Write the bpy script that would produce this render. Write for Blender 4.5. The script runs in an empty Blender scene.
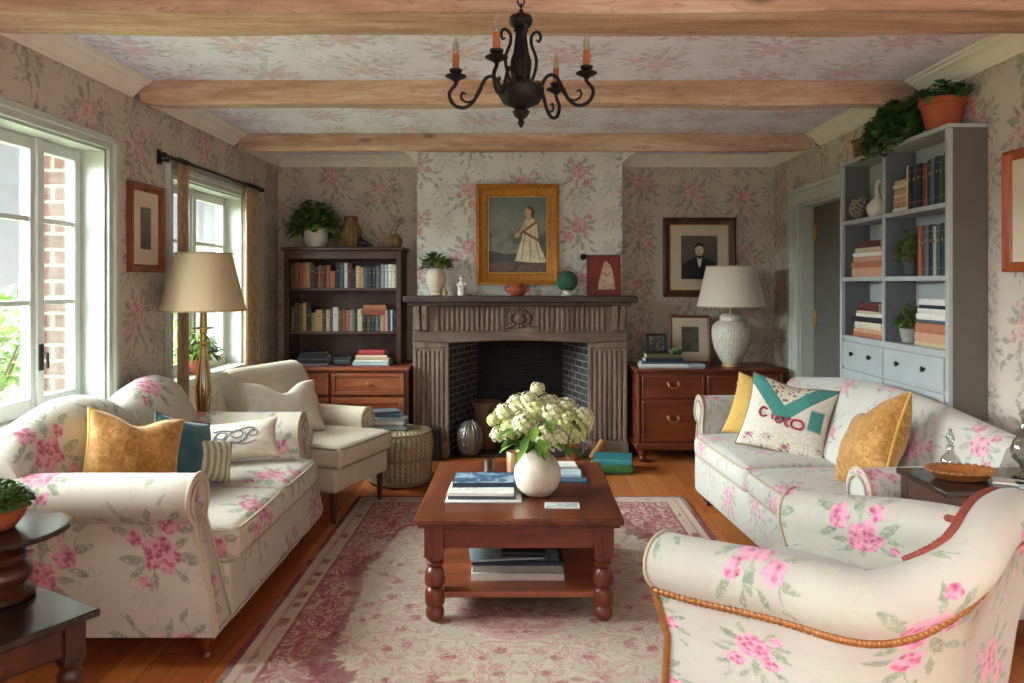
import bpy, math, random
from mathutils import Vector, Matrix, Euler, noise as mnoise
PI = math.pi
random.seed(11)
SC = bpy.context.scene
COL = SC.collection
V3 = Vector
# camera: eye height, focal length and principal point measured off the photograph's perspective
CX, CY, FP, EYE = 522.0, 283.0, 750.0, 1.41
def PX(x, Y): return (x - CX) * Y / FP          # lateral position of something seen at column x, Y metres away
def PZ(y, Y): return EYE - (y - CY) * Y / FP    # height likewise

def lin(h):
    if not isinstance(h, str): return tuple(h) + ((1,) if len(h) == 3 else ())
    h = h.lstrip('#'); r = []
    for i in (0, 2, 4):
        c = int(h[i:i+2], 16) / 255
        r.append(c / 12.92 if c <= .04045 else ((c + .055) / 1.055) ** 2.4)
    return tuple(r) + (1,)

# ------------------------------------------------------------------ node helpers
class Sk:
    def __init__(s, nt, o): s.nt = nt; s.o = o
    def _m(s, op, *a): return mth(s.nt, op, s, *a)
    def __add__(s, b): return s._m('ADD', b)
    def __radd__(s, b): return s._m('ADD', b)
    def __sub__(s, b): return s._m('SUBTRACT', b)
    def __rsub__(s, b): return mth(s.nt, 'SUBTRACT', b, s)
    def __mul__(s, b): return s._m('MULTIPLY', b)
    def __rmul__(s, b): return s._m('MULTIPLY', b)
    def __truediv__(s, b): return s._m('DIVIDE', b)
    def __lt__(s, b): return s._m('LESS_THAN', b)
    def __gt__(s, b): return s._m('GREATER_THAN', b)
    def abs(s): return s._m('ABSOLUTE')
    def floor(s): return s._m('FLOOR')
    def frac(s): return s._m('FRACT')
    def sin(s): return s._m('SINE')
    def sqrt(s): return s._m('SQRT')
    def max(s, b): return s._m('MAXIMUM', b)
    def min(s, b): return s._m('MINIMUM', b)
    def pow(s, b): return s._m('POWER', b)
    def clamp(s): 
        r = s._m('ADD', 0.0); r.o.node.use_clamp = True; return r
    def sstep(s, a, b):
        n = s.nt.nodes.new('ShaderNodeMapRange'); n.interpolation_type = 'SMOOTHSTEP'
        s.nt.links.new(s.o, n.inputs[0]); n.inputs[1].default_value = a; n.inputs[2].default_value = b
        if a > b:
            n.inputs[1].default_value = b; n.inputs[2].default_value = a; n.inputs[3].default_value = 1; n.inputs[4].default_value = 0
        return Sk(s.nt, n.outputs[0])
def setin(nt, inp, a):
    if isinstance(a, Sk): nt.links.new(a.o, inp)
    elif isinstance(a, str): inp.default_value = lin(a)
    else: inp.default_value = a
def mth(nt, op, *args):
    n = nt.nodes.new('ShaderNodeMath'); n.operation = op
    for i, a in enumerate(args): setin(nt, n.inputs[i], a)
    return Sk(nt, n.outputs[0])

class G:
    """a material or node group under construction"""
    def __init__(s, name=None, nt=None):
        if nt: s.nt = nt; return
        s.m = bpy.data.materials.new(name); s.m.use_nodes = True
        s.nt = s.m.node_tree; s.nt.nodes.clear()
        s.outn = s.nt.nodes.new('ShaderNodeOutputMaterial'); s.b = s.nt.nodes.new('ShaderNodeBsdfPrincipled')
        s.nt.links.new(s.b.outputs[0], s.outn.inputs[0])
    def coord(s, which='UV'):
        return Sk(s.nt, s.nt.nodes.new('ShaderNodeTexCoord').outputs[which])
    def sep(s, v):
        n = s.nt.nodes.new('ShaderNodeSeparateXYZ'); setin(s.nt, n.inputs[0], v)
        return [Sk(s.nt, n.outputs[i]) for i in range(3)]
    def comb(s, x=0., y=0., z=0.):
        n = s.nt.nodes.new('ShaderNodeCombineXYZ')
        for i, a in enumerate((x, y, z)): setin(s.nt, n.inputs[i], a)
        return Sk(s.nt, n.outputs[0])
    def vm(s, op, a, b=None, scale=None):
        n = s.nt.nodes.new('ShaderNodeVectorMath'); n.operation = op
        setin(s.nt, n.inputs[0], a)
        if b is not None: setin(s.nt, n.inputs[1], b)
        if scale is not None: setin(s.nt, n.inputs['Scale'], scale)
        return Sk(s.nt, n.outputs[0])
    def noise(s, v, scale, detail=3., rough=.55, dist=0., color=False):
        n = s.nt.nodes.new('ShaderNodeTexNoise'); setin(s.nt, n.inputs['Vector'], v)
        n.inputs['Scale'].default_value = scale; n.inputs['Detail'].default_value = detail
        n.inputs['Roughness'].default_value = rough; n.inputs['Distortion'].default_value = dist
        return Sk(s.nt, n.outputs[1 if color else 0])
    def vor(s, v, scale, feature='F1', out=0, rand=1.):
        n = s.nt.nodes.new('ShaderNodeTexVoronoi'); n.feature = feature; setin(s.nt, n.inputs['Vector'], v)
        n.inputs['Scale'].default_value = scale; n.inputs['Randomness'].default_value = rand
        return Sk(s.nt, n.outputs[out])
    def white(s, v):
        n = s.nt.nodes.new('ShaderNodeTexWhiteNoise'); setin(s.nt, n.inputs['Vector'], v)
        return Sk(s.nt, n.outputs[0])
    def ramp(s, f, stops, interp='LINEAR'):
        n = s.nt.nodes.new('ShaderNodeValToRGB'); setin(s.nt, n.inputs[0], f); n.color_ramp.interpolation = interp
        e = n.color_ramp.elements
        while len(e) < len(stops): e.new(.5)
        for i, (p, c) in enumerate(stops): e[i].position = p; e[i].color = lin(c)
        return Sk(s.nt, n.outputs[0])
    def mix(s, f, a, b, blend='MIX'):
        n = s.nt.nodes.new('ShaderNodeMix'); n.data_type = 'RGBA'; n.blend_type = blend
        setin(s.nt, n.inputs[0], f); setin(s.nt, n.inputs[6], a); setin(s.nt, n.inputs[7], b)
        return Sk(s.nt, n.outputs[2])
    def bump(s, h, strength=.3, dist=.01):
        n = s.nt.nodes.new('ShaderNodeBump'); setin(s.nt, n.inputs['Height'], h)
        n.inputs['Strength'].default_value = strength; n.inputs['Distance'].default_value = dist
        s.nt.links.new(n.outputs[0], s.b.inputs['Normal'])
    def fin(s, color, rough=.6, metal=0., **kw):
        setin(s.nt, s.b.inputs['Base Color'], color); setin(s.nt, s.b.inputs['Roughness'], rough)
        s.b.inputs['Metallic'].default_value = metal
        for k, v in kw.items(): setin(s.nt, s.b.inputs[k.replace('_', ' ')], v)
        return s.m

def shade(h, k):
    c = lin(h); return tuple(min(1, v * k) for v in c[:3]) + (1,)

_mc = {}
def plain(hexc, rough=.55, metal=0., var=.12, scale=18., bump=0., name=None, **kw):
    key = (hexc, rough, metal, var, scale, bump)
    if key in _mc: return _mc[key]
    g = G(name or 'plain_' + hexc.strip('#'))
    v = g.coord('Object'); n = g.noise(v, scale, 4)
    col = g.ramp(n, [(.25, shade(hexc, 1 - var)), (.75, shade(hexc, 1 + var))])
    if bump: g.bump(g.noise(v, scale * 4, 3), bump, .004)
    _mc[key] = g.fin(col, rough, metal, **kw)
    return _mc[key]

def wood(name, dark, mid, light, axis='x', scale=1., rough=.4, bump=.15, knots=False):
    g = G(name); v = g.coord('Object')
    x, y, z = g.sep(v)
    st = {'x': (.12, 1, 1), 'y': (1, .12, 1), 'z': (1, 1, .12)}[axis]
    w = g.comb(x * st[0], y * st[1], z * st[2])
    n1 = g.noise(w, 9 * scale, 5, .6, .6); n2 = g.noise(w, 60 * scale, 3, .6, .2)
    f = n1 * .72 + n2 * .28
    col = g.ramp(f, [(.3, dark), (.5, mid), (.72, light)])
    if knots:
        k = g.vor(g.comb(x * .5, y * 1.2, z * 1.2), 2.6, 'F1', 0)
        col = g.mix(k.sstep(.10, .02) * .8, col, shade(dark, .45))
        cr = g.noise(w, 22 * scale, 2, .5, 1.5)
        col = g.mix((cr - .5).abs().sstep(.012, .0) * .55, col, shade(dark, .5))
    g.bump(f, bump, .006)
    return g.fin(col, rough)

# ------------------------------------------------------------------ mesh helpers
def smoothstep(a, b, x):
    t = max(0., min(1., (x - a) / (b - a))); return t * t * (3 - 2 * t)
def lerp(a, b, t): return a + (b - a) * t

class MB:
    def __init__(s): s.v = []; s.f = []; s.uv = []; s.mi = []; s.flat = []
    def add(s, verts, faces, uvs=None, mi=0, M=None, flat=False):
        b = len(s.v)
        for p in verts:
            p = V3(p); s.v.append(M @ p if M is not None else p)
        for i, f in enumerate(faces):
            s.f.append([b + k for k in f]); s.uv.append(uvs[i] if uvs else None); s.mi.append(mi); s.flat.append(flat)
        return s
    def box(s, x0, x1, y0, y1, z0, z1, M=None, mi=0):
        vs = [(x, y, z) for z in (z0, z1) for y in (y0, y1) for x in (x0, x1)]
        fs = [(0, 2, 3, 1), (4, 5, 7, 6), (0, 1, 5, 4), (2, 6, 7, 3), (0, 4, 6, 2), (1, 3, 7, 5)]
        return s.add(vs, fs, None, mi, M, True)
    def cbox(s, c, sz, M=None, mi=0):
        return s.box(c[0]-sz[0]/2, c[0]+sz[0]/2, c[1]-sz[1]/2, c[1]+sz[1]/2, c[2]-sz[2]/2, c[2]+sz[2]/2, M, mi)
    def loft(s, rings, closed=True, cap0=True, cap1=True, mi=0, M=None, loop=False):
        n = len(rings[0]); m = len(rings); rings = [[V3(p) for p in r] for r in rings]
        us = [0.]
        mid = rings[m // 2]
        for j in range(n if closed else n - 1): us.append(us[-1] + (mid[(j + 1) % n] - mid[j]).length)
        vs = [0.]
        for i in range(m if loop else m - 1):
            r0, r1 = rings[i], rings[(i + 1) % m]
            vs.append(vs[-1] + sum((r1[j] - r0[j]).length for j in range(n)) / n)
        fs, uv = [], []
        for i in range(m if loop else m - 1):
            for j in range(n if closed else n - 1):
                i2, j2 = (i + 1) % m, (j + 1) % n
                fs.append((i*n + j, i*n + j2, i2*n + j2, i2*n + j))
                uv.append([(vs[i], us[j]), (vs[i], us[j+1]), (vs[i+1], us[j+1]), (vs[i+1], us[j])])
        vv = [p for r in rings for p in r]
        if closed and not loop:
            if cap0: fs.append(tuple(range(n - 1, -1, -1))); uv.append(None)
            if cap1: fs.append(tuple((m-1)*n + j for j in range(n))); uv.append(None)
        return s.add(vv, fs, uv, mi, M)
    def tube(s, path, r, n=8, closed=False, mi=0, M=None, cap=True):
        path = [V3(p) for p in path]; m = len(path)
        rr = r if isinstance(r, (list, tuple)) else [r] * m
        rings = []; prev = None
        for i, p in enumerate(path):
            if closed: t = path[(i + 1) % m] - path[i - 1]
            else: t = path[min(i + 1, m - 1)] - path[max(i - 1, 0)]
            if t.length < 1e-9: t = V3((0, 0, 1))
            t.normalize()
            if prev is None:
                a = V3((0, 0, 1)) if abs(t.z) < .9 else V3((1, 0, 0))
                u = t.cross(a).normalized()
            else:
                u = prev - t * prev.dot(t)
                u = u.normalized() if u.length > 1e-6 else t.orthogonal().normalized()
            prev = u; w = t.cross(u)
            rings.append([p + u * (rr[i] * math.cos(2*PI*k/n)) + w * (rr[i] * math.sin(2*PI*k/n)) for k in range(n)])
        return s.loft(rings, True, cap, cap, mi, M, loop=closed)
    def lathe(s, prof, n=24, c=(0, 0, 0), mi=0, M=None, sx=1., sy=1.):
        rings = [[(c[0] + max(r, 1e-4)*sx*math.cos(-2*PI*k/n), c[1] + max(r, 1e-4)*sy*math.sin(-2*PI*k/n), c[2] + z) for k in range(n)] for r, z in prof]
        return s.loft(rings, True, True, True, mi, M)
    def ell(s, c, a, n=16, m=10, mi=0, M=None):
        a = a if isinstance(a, (list, tuple)) else (a, a, a)
        rings = []
        for i in range(m + 1):
            t = -PI/2 + PI * i / m; r = max(math.cos(t), 1e-3)
            rings.append([(c[0] + a[0]*r*math.cos(-2*PI*k/n), c[1] + a[1]*r*math.sin(-2*PI*k/n), c[2] + a[2]*math.sin(t)) for k in range(n)])
        return s.loft(rings, True, True, True, mi, M)
    def prism(s, pts, y0, y1, mi=0, M=None):
        """2-D outline in the XZ plane pushed from y0 to y1"""
        n = len(pts)
        vs = [(x, y0, z) for x, z in pts] + [(x, y1, z) for x, z in pts]
        fs = [tuple(range(n)), tuple(range(2*n - 1, n - 1, -1))] + [(i, n + i, n + (i+1) % n, (i+1) % n) for i in range(n)]
        return s.add(vs, fs, None, mi, M, True)
    def sheet(s, fn, nu, nv, mi=0, M=None, uvs=(1., 1.)):
        vs = [fn(i/nu, j/nv) for j in range(nv + 1) for i in range(nu + 1)]
        fs, uv = [], []
        for j in range(nv):
            for i in range(nu):
                a = j*(nu+1) + i
                fs.append((a, a+1, a+nu+2, a+nu+1))
                uv.append([(x/nu*uvs[0], y/nv*uvs[1]) for x, y in ((i, j), (i+1, j), (i+1, j+1), (i, j+1))])
        return s.add(vs, fs, uv, mi, M)
    def leaf(s, p, d, L, W, bend=.3, up=None, mi=0):
        p = V3(p); d = V3(d).normalized(); up = V3(up or (0, 0, 1))
        sd = d.cross(up)
        sd = sd.normalized() if sd.length > 1e-3 else V3((1, 0, 0))
        nn = sd.cross(d)
        prof = [(0, .12), (.3, .85), (.6, 1.), (.85, .55), (1, .04)]
        vs = []
        for t, w in prof:
            c = p + d * (L * t) - V3((0, 0, 1)) * (bend * L * t * t)
            vs += [c - sd * (W/2*w) + nn*(W*.15*w), c, c + sd * (W/2*w) + nn*(W*.15*w)]
        fs = []
        for i in range(len(prof) - 1):
            a = i * 3; fs += [(a, a+1, a+4, a+3), (a+1, a+2, a+5, a+4)]
        return s.add(vs, fs, None, mi)
    def build(s, name, mats, parent=None, bevel=0., seg=2, sub=0, loc=None, rot=None, sharp=38, solid=0.):
        me = bpy.data.meshes.new(name); me.from_pydata(s.v, [], s.f)
        ul = me.uv_layers.new(name='UVMap')
        me.update()
        for p in me.polygons:
            uv = s.uv[p.index]; p.material_index = s.mi[p.index]; p.use_smooth = True
            for k, li in enumerate(p.loop_indices):
                if uv: ul.data[li].uv = uv[k]
                else:
                    co = me.vertices[me.loops[li].vertex_index].co; nx, ny, nz = (abs(q) for q in p.normal)
                    ul.data[li].uv = (co.x, co.y) if nz >= nx and nz >= ny else ((co.y, co.z) if nx >= ny else (co.x, co.z))
        for m in (mats if isinstance(mats, (list, tuple)) else [mats]): me.materials.append(m)
        if sharp: me.set_sharp_from_angle(angle=math.radians(sharp))
        o = bpy.data.objects.new(name, me); COL.objects.link(o)
        if parent: o.parent = parent
        if loc is not None: o.location = loc
        if rot is not None: o.rotation_euler = rot
        if solid:
            md = o.modifiers.new('s', 'SOLIDIFY'); md.thickness = solid; md.offset = 0
        if bevel:
            md = o.modifiers.new('b', 'BEVEL'); md.width = bevel; md.segments = seg; md.limit_method = 'ANGLE'; md.angle_limit = math.radians(40)
            md.harden_normals = False
        if sub:
            md = o.modifiers.new('u', 'SUBSURF'); md.levels = sub; md.render_levels = sub
        return o

def tag(o, label=None, cat=None, group=None, kind=None):
    if label: o['label'] = label
    if cat: o['category'] = cat
    if group: o['group'] = group
    if kind: o['kind'] = kind
    return o
def thing(name, label, cat, loc=(0, 0, 0), rz=0., group=None, kind=None):
    o = bpy.data.objects.new(name, None); COL.objects.link(o); o.empty_display_size = .05
    o.location = loc; o.rotation_euler = (0, 0, rz) if not isinstance(rz, (tuple, list)) else rz
    return tag(o, label, cat, group, kind)
def dup(o, parent=None, top=True):
    c = o.copy(); COL.objects.link(c)
    if parent: c.parent = parent
    for ch in list(o.children): dup(ch, c, False)
    return c
def TM(loc=(0, 0, 0), rx=0., ry=0., rz=0.):
    return Matrix.Translation(V3(loc)) @ Euler((rx, ry, rz)).to_matrix().to_4x4()
def catmull(pts, k=6, closed=False):
    pts = [V3(p) for p in pts]; n = len(pts); out = []
    for i in range(n if closed else n - 1):
        if closed: a, b, c, d = pts[i-1], pts[i], pts[(i+1) % n], pts[(i+2) % n]
        else: a, b, c, d = pts[max(i-1, 0)], pts[i], pts[i+1], pts[min(i+2, n-1)]
        for j in range(k):
            t = j / k
            out.append(.5 * (2*b + (c - a)*t + (2*a - 5*b + 4*c - d)*t*t + (3*b - a - 3*c + d)*t**3))
    if not closed: out.append(pts[-1])
    return out
# ------------------------------------------------------------------ materials
def rose_group():
    """one printed rose spray per unit cell: outputs bloom mask, bloom tone, leaf mask"""
    nt = bpy.data.node_groups.new('RoseSpray', 'ShaderNodeTree')
    nt.interface.new_socket('Vector', in_out='INPUT', socket_type='NodeSocketVector')
    for n in ('Bloom', 'Tone', 'Leaf', 'Rand'): nt.interface.new_socket(n, in_out='OUTPUT', socket_type='NodeSocketFloat')
    gi = nt.nodes.new('NodeGroupInput'); go = nt.nodes.new('NodeGroupOutput')
    g = G(nt=nt); vec = Sk(nt, gi.outputs[0])
    wob = g.noise(vec, 5., 2, .5, 0, True)
    wob = g.vm('SCALE', g.vm('SUBTRACT', wob, (.5, .5, .5)), scale=.09)
    wob2 = g.vm('SCALE', g.vm('SUBTRACT', g.noise(vec, 22., 2, .5, 0, True), (.5, .5, .5)), scale=.035)
    p = g.vm('ADD', g.vm('ADD', vec, wob), wob2)
    x, y, _ = g.sep(p)
    cx = x.floor(); yo = y + cx.sin() * .37 + (cx * .5).frac(); cy = yo.floor()
    lx = x - cx - .5; ly = yo - cy - .5
    cell = g.comb(cx, cy, 3.7); r1 = g.white(cell); r2 = g.white(g.comb(cx, cy, 9.1))
    sg = (r1 > .5) * 2. - 1.
    lx = lx * sg + (r2 - .5) * .16
    ly = ly + (r1 - .5) * .1
    an = (r2 - .5) * .9; ca = an._m('COSINE'); sa = an.sin()
    X = lx * ca - ly * sa; Y = lx * sa + ly * ca
    bloom = None
    for bx, by, r, k, ph in ((.0, .13, .165, 2.5, .3), (-.15, -.1, .1, 2.5, 1.2), (.19, .31, .055, 1.5, .5), (.16, -.03, .075, 2.5, 2.1)):
        dx = X - bx; dy = Y - by; d = (dx*dx + dy*dy).sqrt(); a = mth(nt, 'ARCTAN2', dy, dx)
        rr = (a * k + ph).sin().abs() * .2 + .84
        m = (rr * r - d) / (r * .16)
        bloom = m if bloom is None else bloom.max(m)
    leaf = None
    for bx, by, an_, a_, b_ in ((.22, .12, -15, .12, .05), (-.21, .2, 150, .12, .05), (.13, .32, 60, .1, .038), (-.1, .33, 115, .1, .038), (.22, .22, 25, .1, .036), (-.2, .08, 195, .1, .036),
                                (.03, -.12, -85, .12, .045), (-.28, -.02, 175, .1, .038), (-.26, -.2, 215, .1, .036), (.26, -.13, -25, .1, .04),
                                (.12, -.24, -60, .1, .036), (-.06, -.26, -115, .09, .034), (.32, -.28, -35, .08, .03), (.2, -.38, -75, .08, .03), (-.2, -.36, 230, .08, .028)):
        c, s_ = math.cos(math.radians(an_)), math.sin(math.radians(an_))
        dx = X - bx; dy = Y - by
        u = dx * (c / a_) + dy * (s_ / a_); w = (dy * c - dx * s_).abs()
        m = ((1. - u * u) * b_ - w) / .012
        leaf = m if leaf is None else leaf.max(m)
    for c0, c1, c2, lo, hi in ((.0, -.35, .6, -.45, .1), (.1, .55, -.4, -.3, .02), (-.13, .6, 1.2, -.35, -.1)):
        w = (X - (Y * Y * c2 + Y * c1 + c0)).abs()
        m = (w * -1. + .007) / .006
        m = m.min((Y - lo) / .02).min((Y * -1. + hi) / .02)
        leaf = leaf.max(m)
    tone = g.vor(p, 17., 'F1', 0) * .9 + g.noise(p, 30., 2) * .45 - .1
    worn = g.noise(vec, 34., 2, .6).sstep(.3, .52)
    bloom = bloom.clamp(); leaf = (leaf.clamp() * (1. - bloom)) * worn
    for i, sck in enumerate((bloom * (worn * .35 + .65), tone, leaf, r1)): nt.links.new(sck.o, go.inputs[i])
    return nt
ROSE = rose_group()
def use_rose(g, v):
    n = g.nt.nodes.new('ShaderNodeGroup'); n.node_tree = ROSE; setin(g.nt, n.inputs[0], v)
    return [Sk(g.nt, n.outputs[i]) for i in range(4)]
def floral(name, base, blooms, leafs, cell, off=(0, 0), str_b=1., str_l=1., second=None, rough=.85, weave=0., stretch=1., sheen=0.):
    g = G(name); uv = g.coord('UV')
    u, v, _ = g.sep(uv)
    p = g.comb(u * (1/cell) + off[0], v * (stretch/cell) + off[1], 0.)
    b, t, l, r = use_rose(g, p)
    bg = g.ramp(g.noise(uv, 7., 3), [(.3, shade(base, .95)), (.7, shade(base, 1.04))])
    lc = g.ramp(g.noise(uv, 9./cell, 2), [(.35, leafs[0]), (.65, leafs[1])])
    bc = g.ramp(t, [(.18, blooms[0]), (.42, blooms[1]), (.75, blooms[2])])
    col = bg
    if second:
        s_cell, s_col, s_str = second
        p2 = g.comb(u * (1/s_cell) + 5.37 + off[0], v * (1/s_cell) + 2.61 + off[1], 0.)
        b2, t2, l2, r2 = use_rose(g, p2)
        col = g.mix((b2 * t2.sstep(.2, .6) * .6 + l2) * s_str, col, s_col)
    col = g.mix(l * str_l, col, lc); col = g.mix(b * str_b, col, bc)
    if weave:
        g.bump(g.noise(uv, 420., 2), weave, .002)
    return g.fin(col, rough, **({'Sheen_Weight': sheen} if sheen else {}))

M = {}
PK = ('#8f3d50', '#b9687a', '#d6a5aa')
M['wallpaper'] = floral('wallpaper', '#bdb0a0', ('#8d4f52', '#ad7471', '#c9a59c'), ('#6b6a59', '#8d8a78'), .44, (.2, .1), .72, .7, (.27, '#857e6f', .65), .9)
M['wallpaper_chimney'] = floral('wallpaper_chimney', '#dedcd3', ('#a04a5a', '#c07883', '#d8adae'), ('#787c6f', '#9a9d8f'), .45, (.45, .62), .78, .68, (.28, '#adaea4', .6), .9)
M['ceiling_paper'] = floral('ceiling_paper', '#dedcf0', ('#a85a70', '#bf8496', '#d0aebb'), ('#85838a', '#a3a1a8'), .5, (.1, .3), .55, .5, (.33, '#b5b2ba', .6), .9)
M['sofa_left'] = floral('floral_linen_left', '#b9b0a0', ('#7d2243', '#a54a66', '#c88a98'), ('#68705a', '#8a9078'), .46, (.15, .4), .95, .8, (.24, '#a9a48f', .55), .85, .12, sheen=.15)
M['sofa_right'] = floral('floral_linen_right', '#bab5ab', ('#94385a', '#b86680', '#d29daa'), ('#7c8172', '#9ca090'), .36, (.35, .8), .85, .7, (.23, '#b3b1a4', .55), .85, .12, sheen=.15)
M['sofa_chair'] = floral('floral_linen_chair', '#aaa497', ('#882a50', '#b6567a', '#d48fa4'), ('#66755c', '#8d977d'), .38, (.62, .23), .95, .85, (.25, '#aab097', .55), .85, .1, sheen=.15)
M['linen'] = plain('#c3b59e', .9, 0, .06, 30, .15, 'oat_linen')
M['linen_pillow'] = plain('#bfb3a1', .9, 0, .1, 60, .3, 'slub_linen')
M['piping'] = plain('#b5a78f', .85, 0, .06, 40, 0, 'piping_cord')
M['piping_brown'] = plain('#8d7d66', .85, 0, .06, 41, 0, 'piping_brown')
M['gilt'] = plain('#8f5a2a', .45, .3, .3, 60, .3, 'gilt_trim')
M['rope_red'] = plain('#7f3a29', .8, 0, .25, 90, .3, 'russet_rope')
M['oak_beam'] = wood('oak_beam', '#876752', '#b69680', '#d8c5b2', 'x', 1., .8, .35, True)
M['mahogany_x'] = wood('mahogany_x', '#3a170c', '#6a3119', '#8c4a2a', 'x', 1.2, .32)
M['mahogany_y'] = wood('mahogany_y', '#37150a', '#642f19', '#824726', 'y', 1.2, .28)
M['mahogany_z'] = wood('mahogany_z', '#3a170c', '#682f18', '#884627', 'z', 1.2, .32)
M['mahog_dark_x'] = wood('mahog_dark_x', '#220e08', '#42200f', '#5c3219', 'x', 1.2, .3)
M['mahog_dark_z'] = wood('mahog_dark_z', '#220e08', '#42200f', '#5c3219', 'z', 1.2, .3)
M['mantel_dark'] = wood('mantel_dark', '#2a1f1a', '#43342c', '#5a483e', 'x', 1.5, .6, .4)
M['cherry_x'] = wood('cherry_x', '#5c2a17', '#87482b', '#a5633f', 'x', 1.2, .35)
M['walnut_x'] = wood('walnut_x', '#2a1711', '#45291f', '#5c3a2d', 'x', 1.2, .4)
M['walnut_z'] = wood('walnut_z', '#2a1711', '#45291f', '#5c3a2d', 'z', 1.2, .4)
M['dark_top'] = wood('dark_top', '#1a110e', '#2e1f1a', '#43302a', 'x', 1.2, .22)
M['mantel_z'] = wood('mantel_z', '#544136', '#7d6759', '#998274', 'z', 1.5, .75, .4)
M['mantel_x'] = wood('mantel_x', '#453429', '#6a5447', '#877064', 'x', 1.5, .7, .4)
M['crown'] = plain('#e6e0d4', .6, 0, .03, 6, 0, 'crown_paint')
M['sage'] = plain('#b4bab0', .5, 0, .05, 8, 0, 'sage_paint')
M['sash'] = plain('#c6cdca', .5, 0, .04, 8, 0, 'sash_paint')
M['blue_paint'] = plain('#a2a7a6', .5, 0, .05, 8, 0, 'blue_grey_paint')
M['blue_shaded'] = plain('#5f6567', .6, 0, .06, 8, 0, 'blue_grey_shaded')  # shaded copy of the blue-grey paint, for faces turned away from the windows
M['side_shaded'] = plain('#5e584e', .6, 0, .05, 8, 0, 'shaded_side_taupe')  # shade on the bookcase's near side panel, put into its colour
M['door_grey'] = plain('#5c5c55', .6, 0, .04, 8, 0, 'door_grey')
M['bronze'] = plain('#1e1917', .5, .6, .3, 40, .2, 'aged_bronze')
M['black_iron'] = plain('#1c1a1a', .5, .3, .2, 40, .1, 'black_iron')
M['brass'] = plain('#a88648', .35, .8, .2, 30, 0, 'old_brass')
M['candle'] = plain('#a05a2a', .6, 0, .15, 30, 0, 'amber_candle')
M['leaf'] = plain('#4a6b2a', .5, 0, .4, 30, 0, 'leaf_green')
M['leaf_light'] = plain('#6f8f34', .5, 0, .4, 30, 0, 'leaf_light')
M['leaf_dark'] = plain('#3a5a2a', .5, 0, .4, 30, 0, 'leaf_dark')
M['stem'] = plain('#5b5a30', .7, 0, .2, 30, 0, 'stem')
M['terracotta'] = plain('#9c4b2b', .8, 0, .18, 14, .2, 'terracotta')
M['soil'] = plain('#2e2219', .95, 0, .3, 60, .5, 'soil')
M['page'] = plain('#cfc3ab', .9, 0, .1, 120, 0, 'paper_pages')
M['page_white'] = plain('#dedcd4', .9, 0, .06, 120, 0, 'white_pages')
M['ceramic_white'] = plain('#d8d3c6', .35, 0, .06, 12, 0, 'white_ceramic')
M['stoneware'] = plain('#cfc3b0', .6, 0, .1, 25, .25, 'stoneware')
M['basket'] = plain('#a98e64', .9, 0, .3, 50, .5, 'basket_straw')
M['black'] = plain('#161616', .5, 0, .2, 20, 0, 'black_matte')
def lampshade(name, hexc):
    g = G(name); g.fin(g.ramp(g.noise(g.coord('Object'), 90., 2), [(.3, shade(hexc, .95)), (.7, shade(hexc, 1.04))]), .9)
    t = g.nt.nodes.new('ShaderNodeBsdfTranslucent'); t.inputs[0].default_value = lin(hexc)
    mx = g.nt.nodes.new('ShaderNodeMixShader'); mx.inputs[0].default_value = .3
    g.nt.links.new(g.b.outputs[0], mx.inputs[1]); g.nt.links.new(t.outputs[0], mx.inputs[2]); g.nt.links.new(mx.outputs[0], g.outn.inputs[0])
    return g.m
M['shade_tan'] = lampshade('shade_tan', '#d3bd9c')
M['shade_cream'] = lampshade('shade_cream', '#f0e8d4')
def glass(name, tint='#ffffff', refl=.12):
    m = bpy.data.materials.new(name); m.use_nodes = True; nt = m.node_tree; nt.nodes.clear()
    o = nt.nodes.new('ShaderNodeOutputMaterial'); t = nt.nodes.new('ShaderNodeBsdfTransparent'); gl = nt.nodes.new('ShaderNodeBsdfGlossy')
    t.inputs[0].default_value = lin(tint); gl.inputs['Roughness'].default_value = .03
    lw = nt.nodes.new('ShaderNodeLayerWeight'); lw.inputs[0].default_value = .3
    mm = nt.nodes.new('ShaderNodeMath'); mm.operation = 'MULTIPLY_ADD'; mm.inputs[1].default_value = .5; mm.inputs[2].default_value = refl * .3
    mx = nt.nodes.new('ShaderNodeMixShader')
    nt.links.new(lw.outputs['Fresnel'], mm.inputs[0]); nt.links.new(mm.outputs[0], mx.inputs[0])
    nt.links.new(t.outputs[0], mx.inputs[1]); nt.links.new(gl.outputs[0], mx.inputs[2]); nt.links.new(mx.outputs[0], o.inputs[0])
    return m
M['pane'] = glass('window_pane', '#f6fbfa', .05)
M['glass'] = glass('clear_glass', '#dfe3dc', .5)
M['bulb'] = glass('bulb_glass', '#e9dfc9', .5)
M['amber_glass'] = glass('smoked_gold_glass', '#b89a55', .6)

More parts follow.
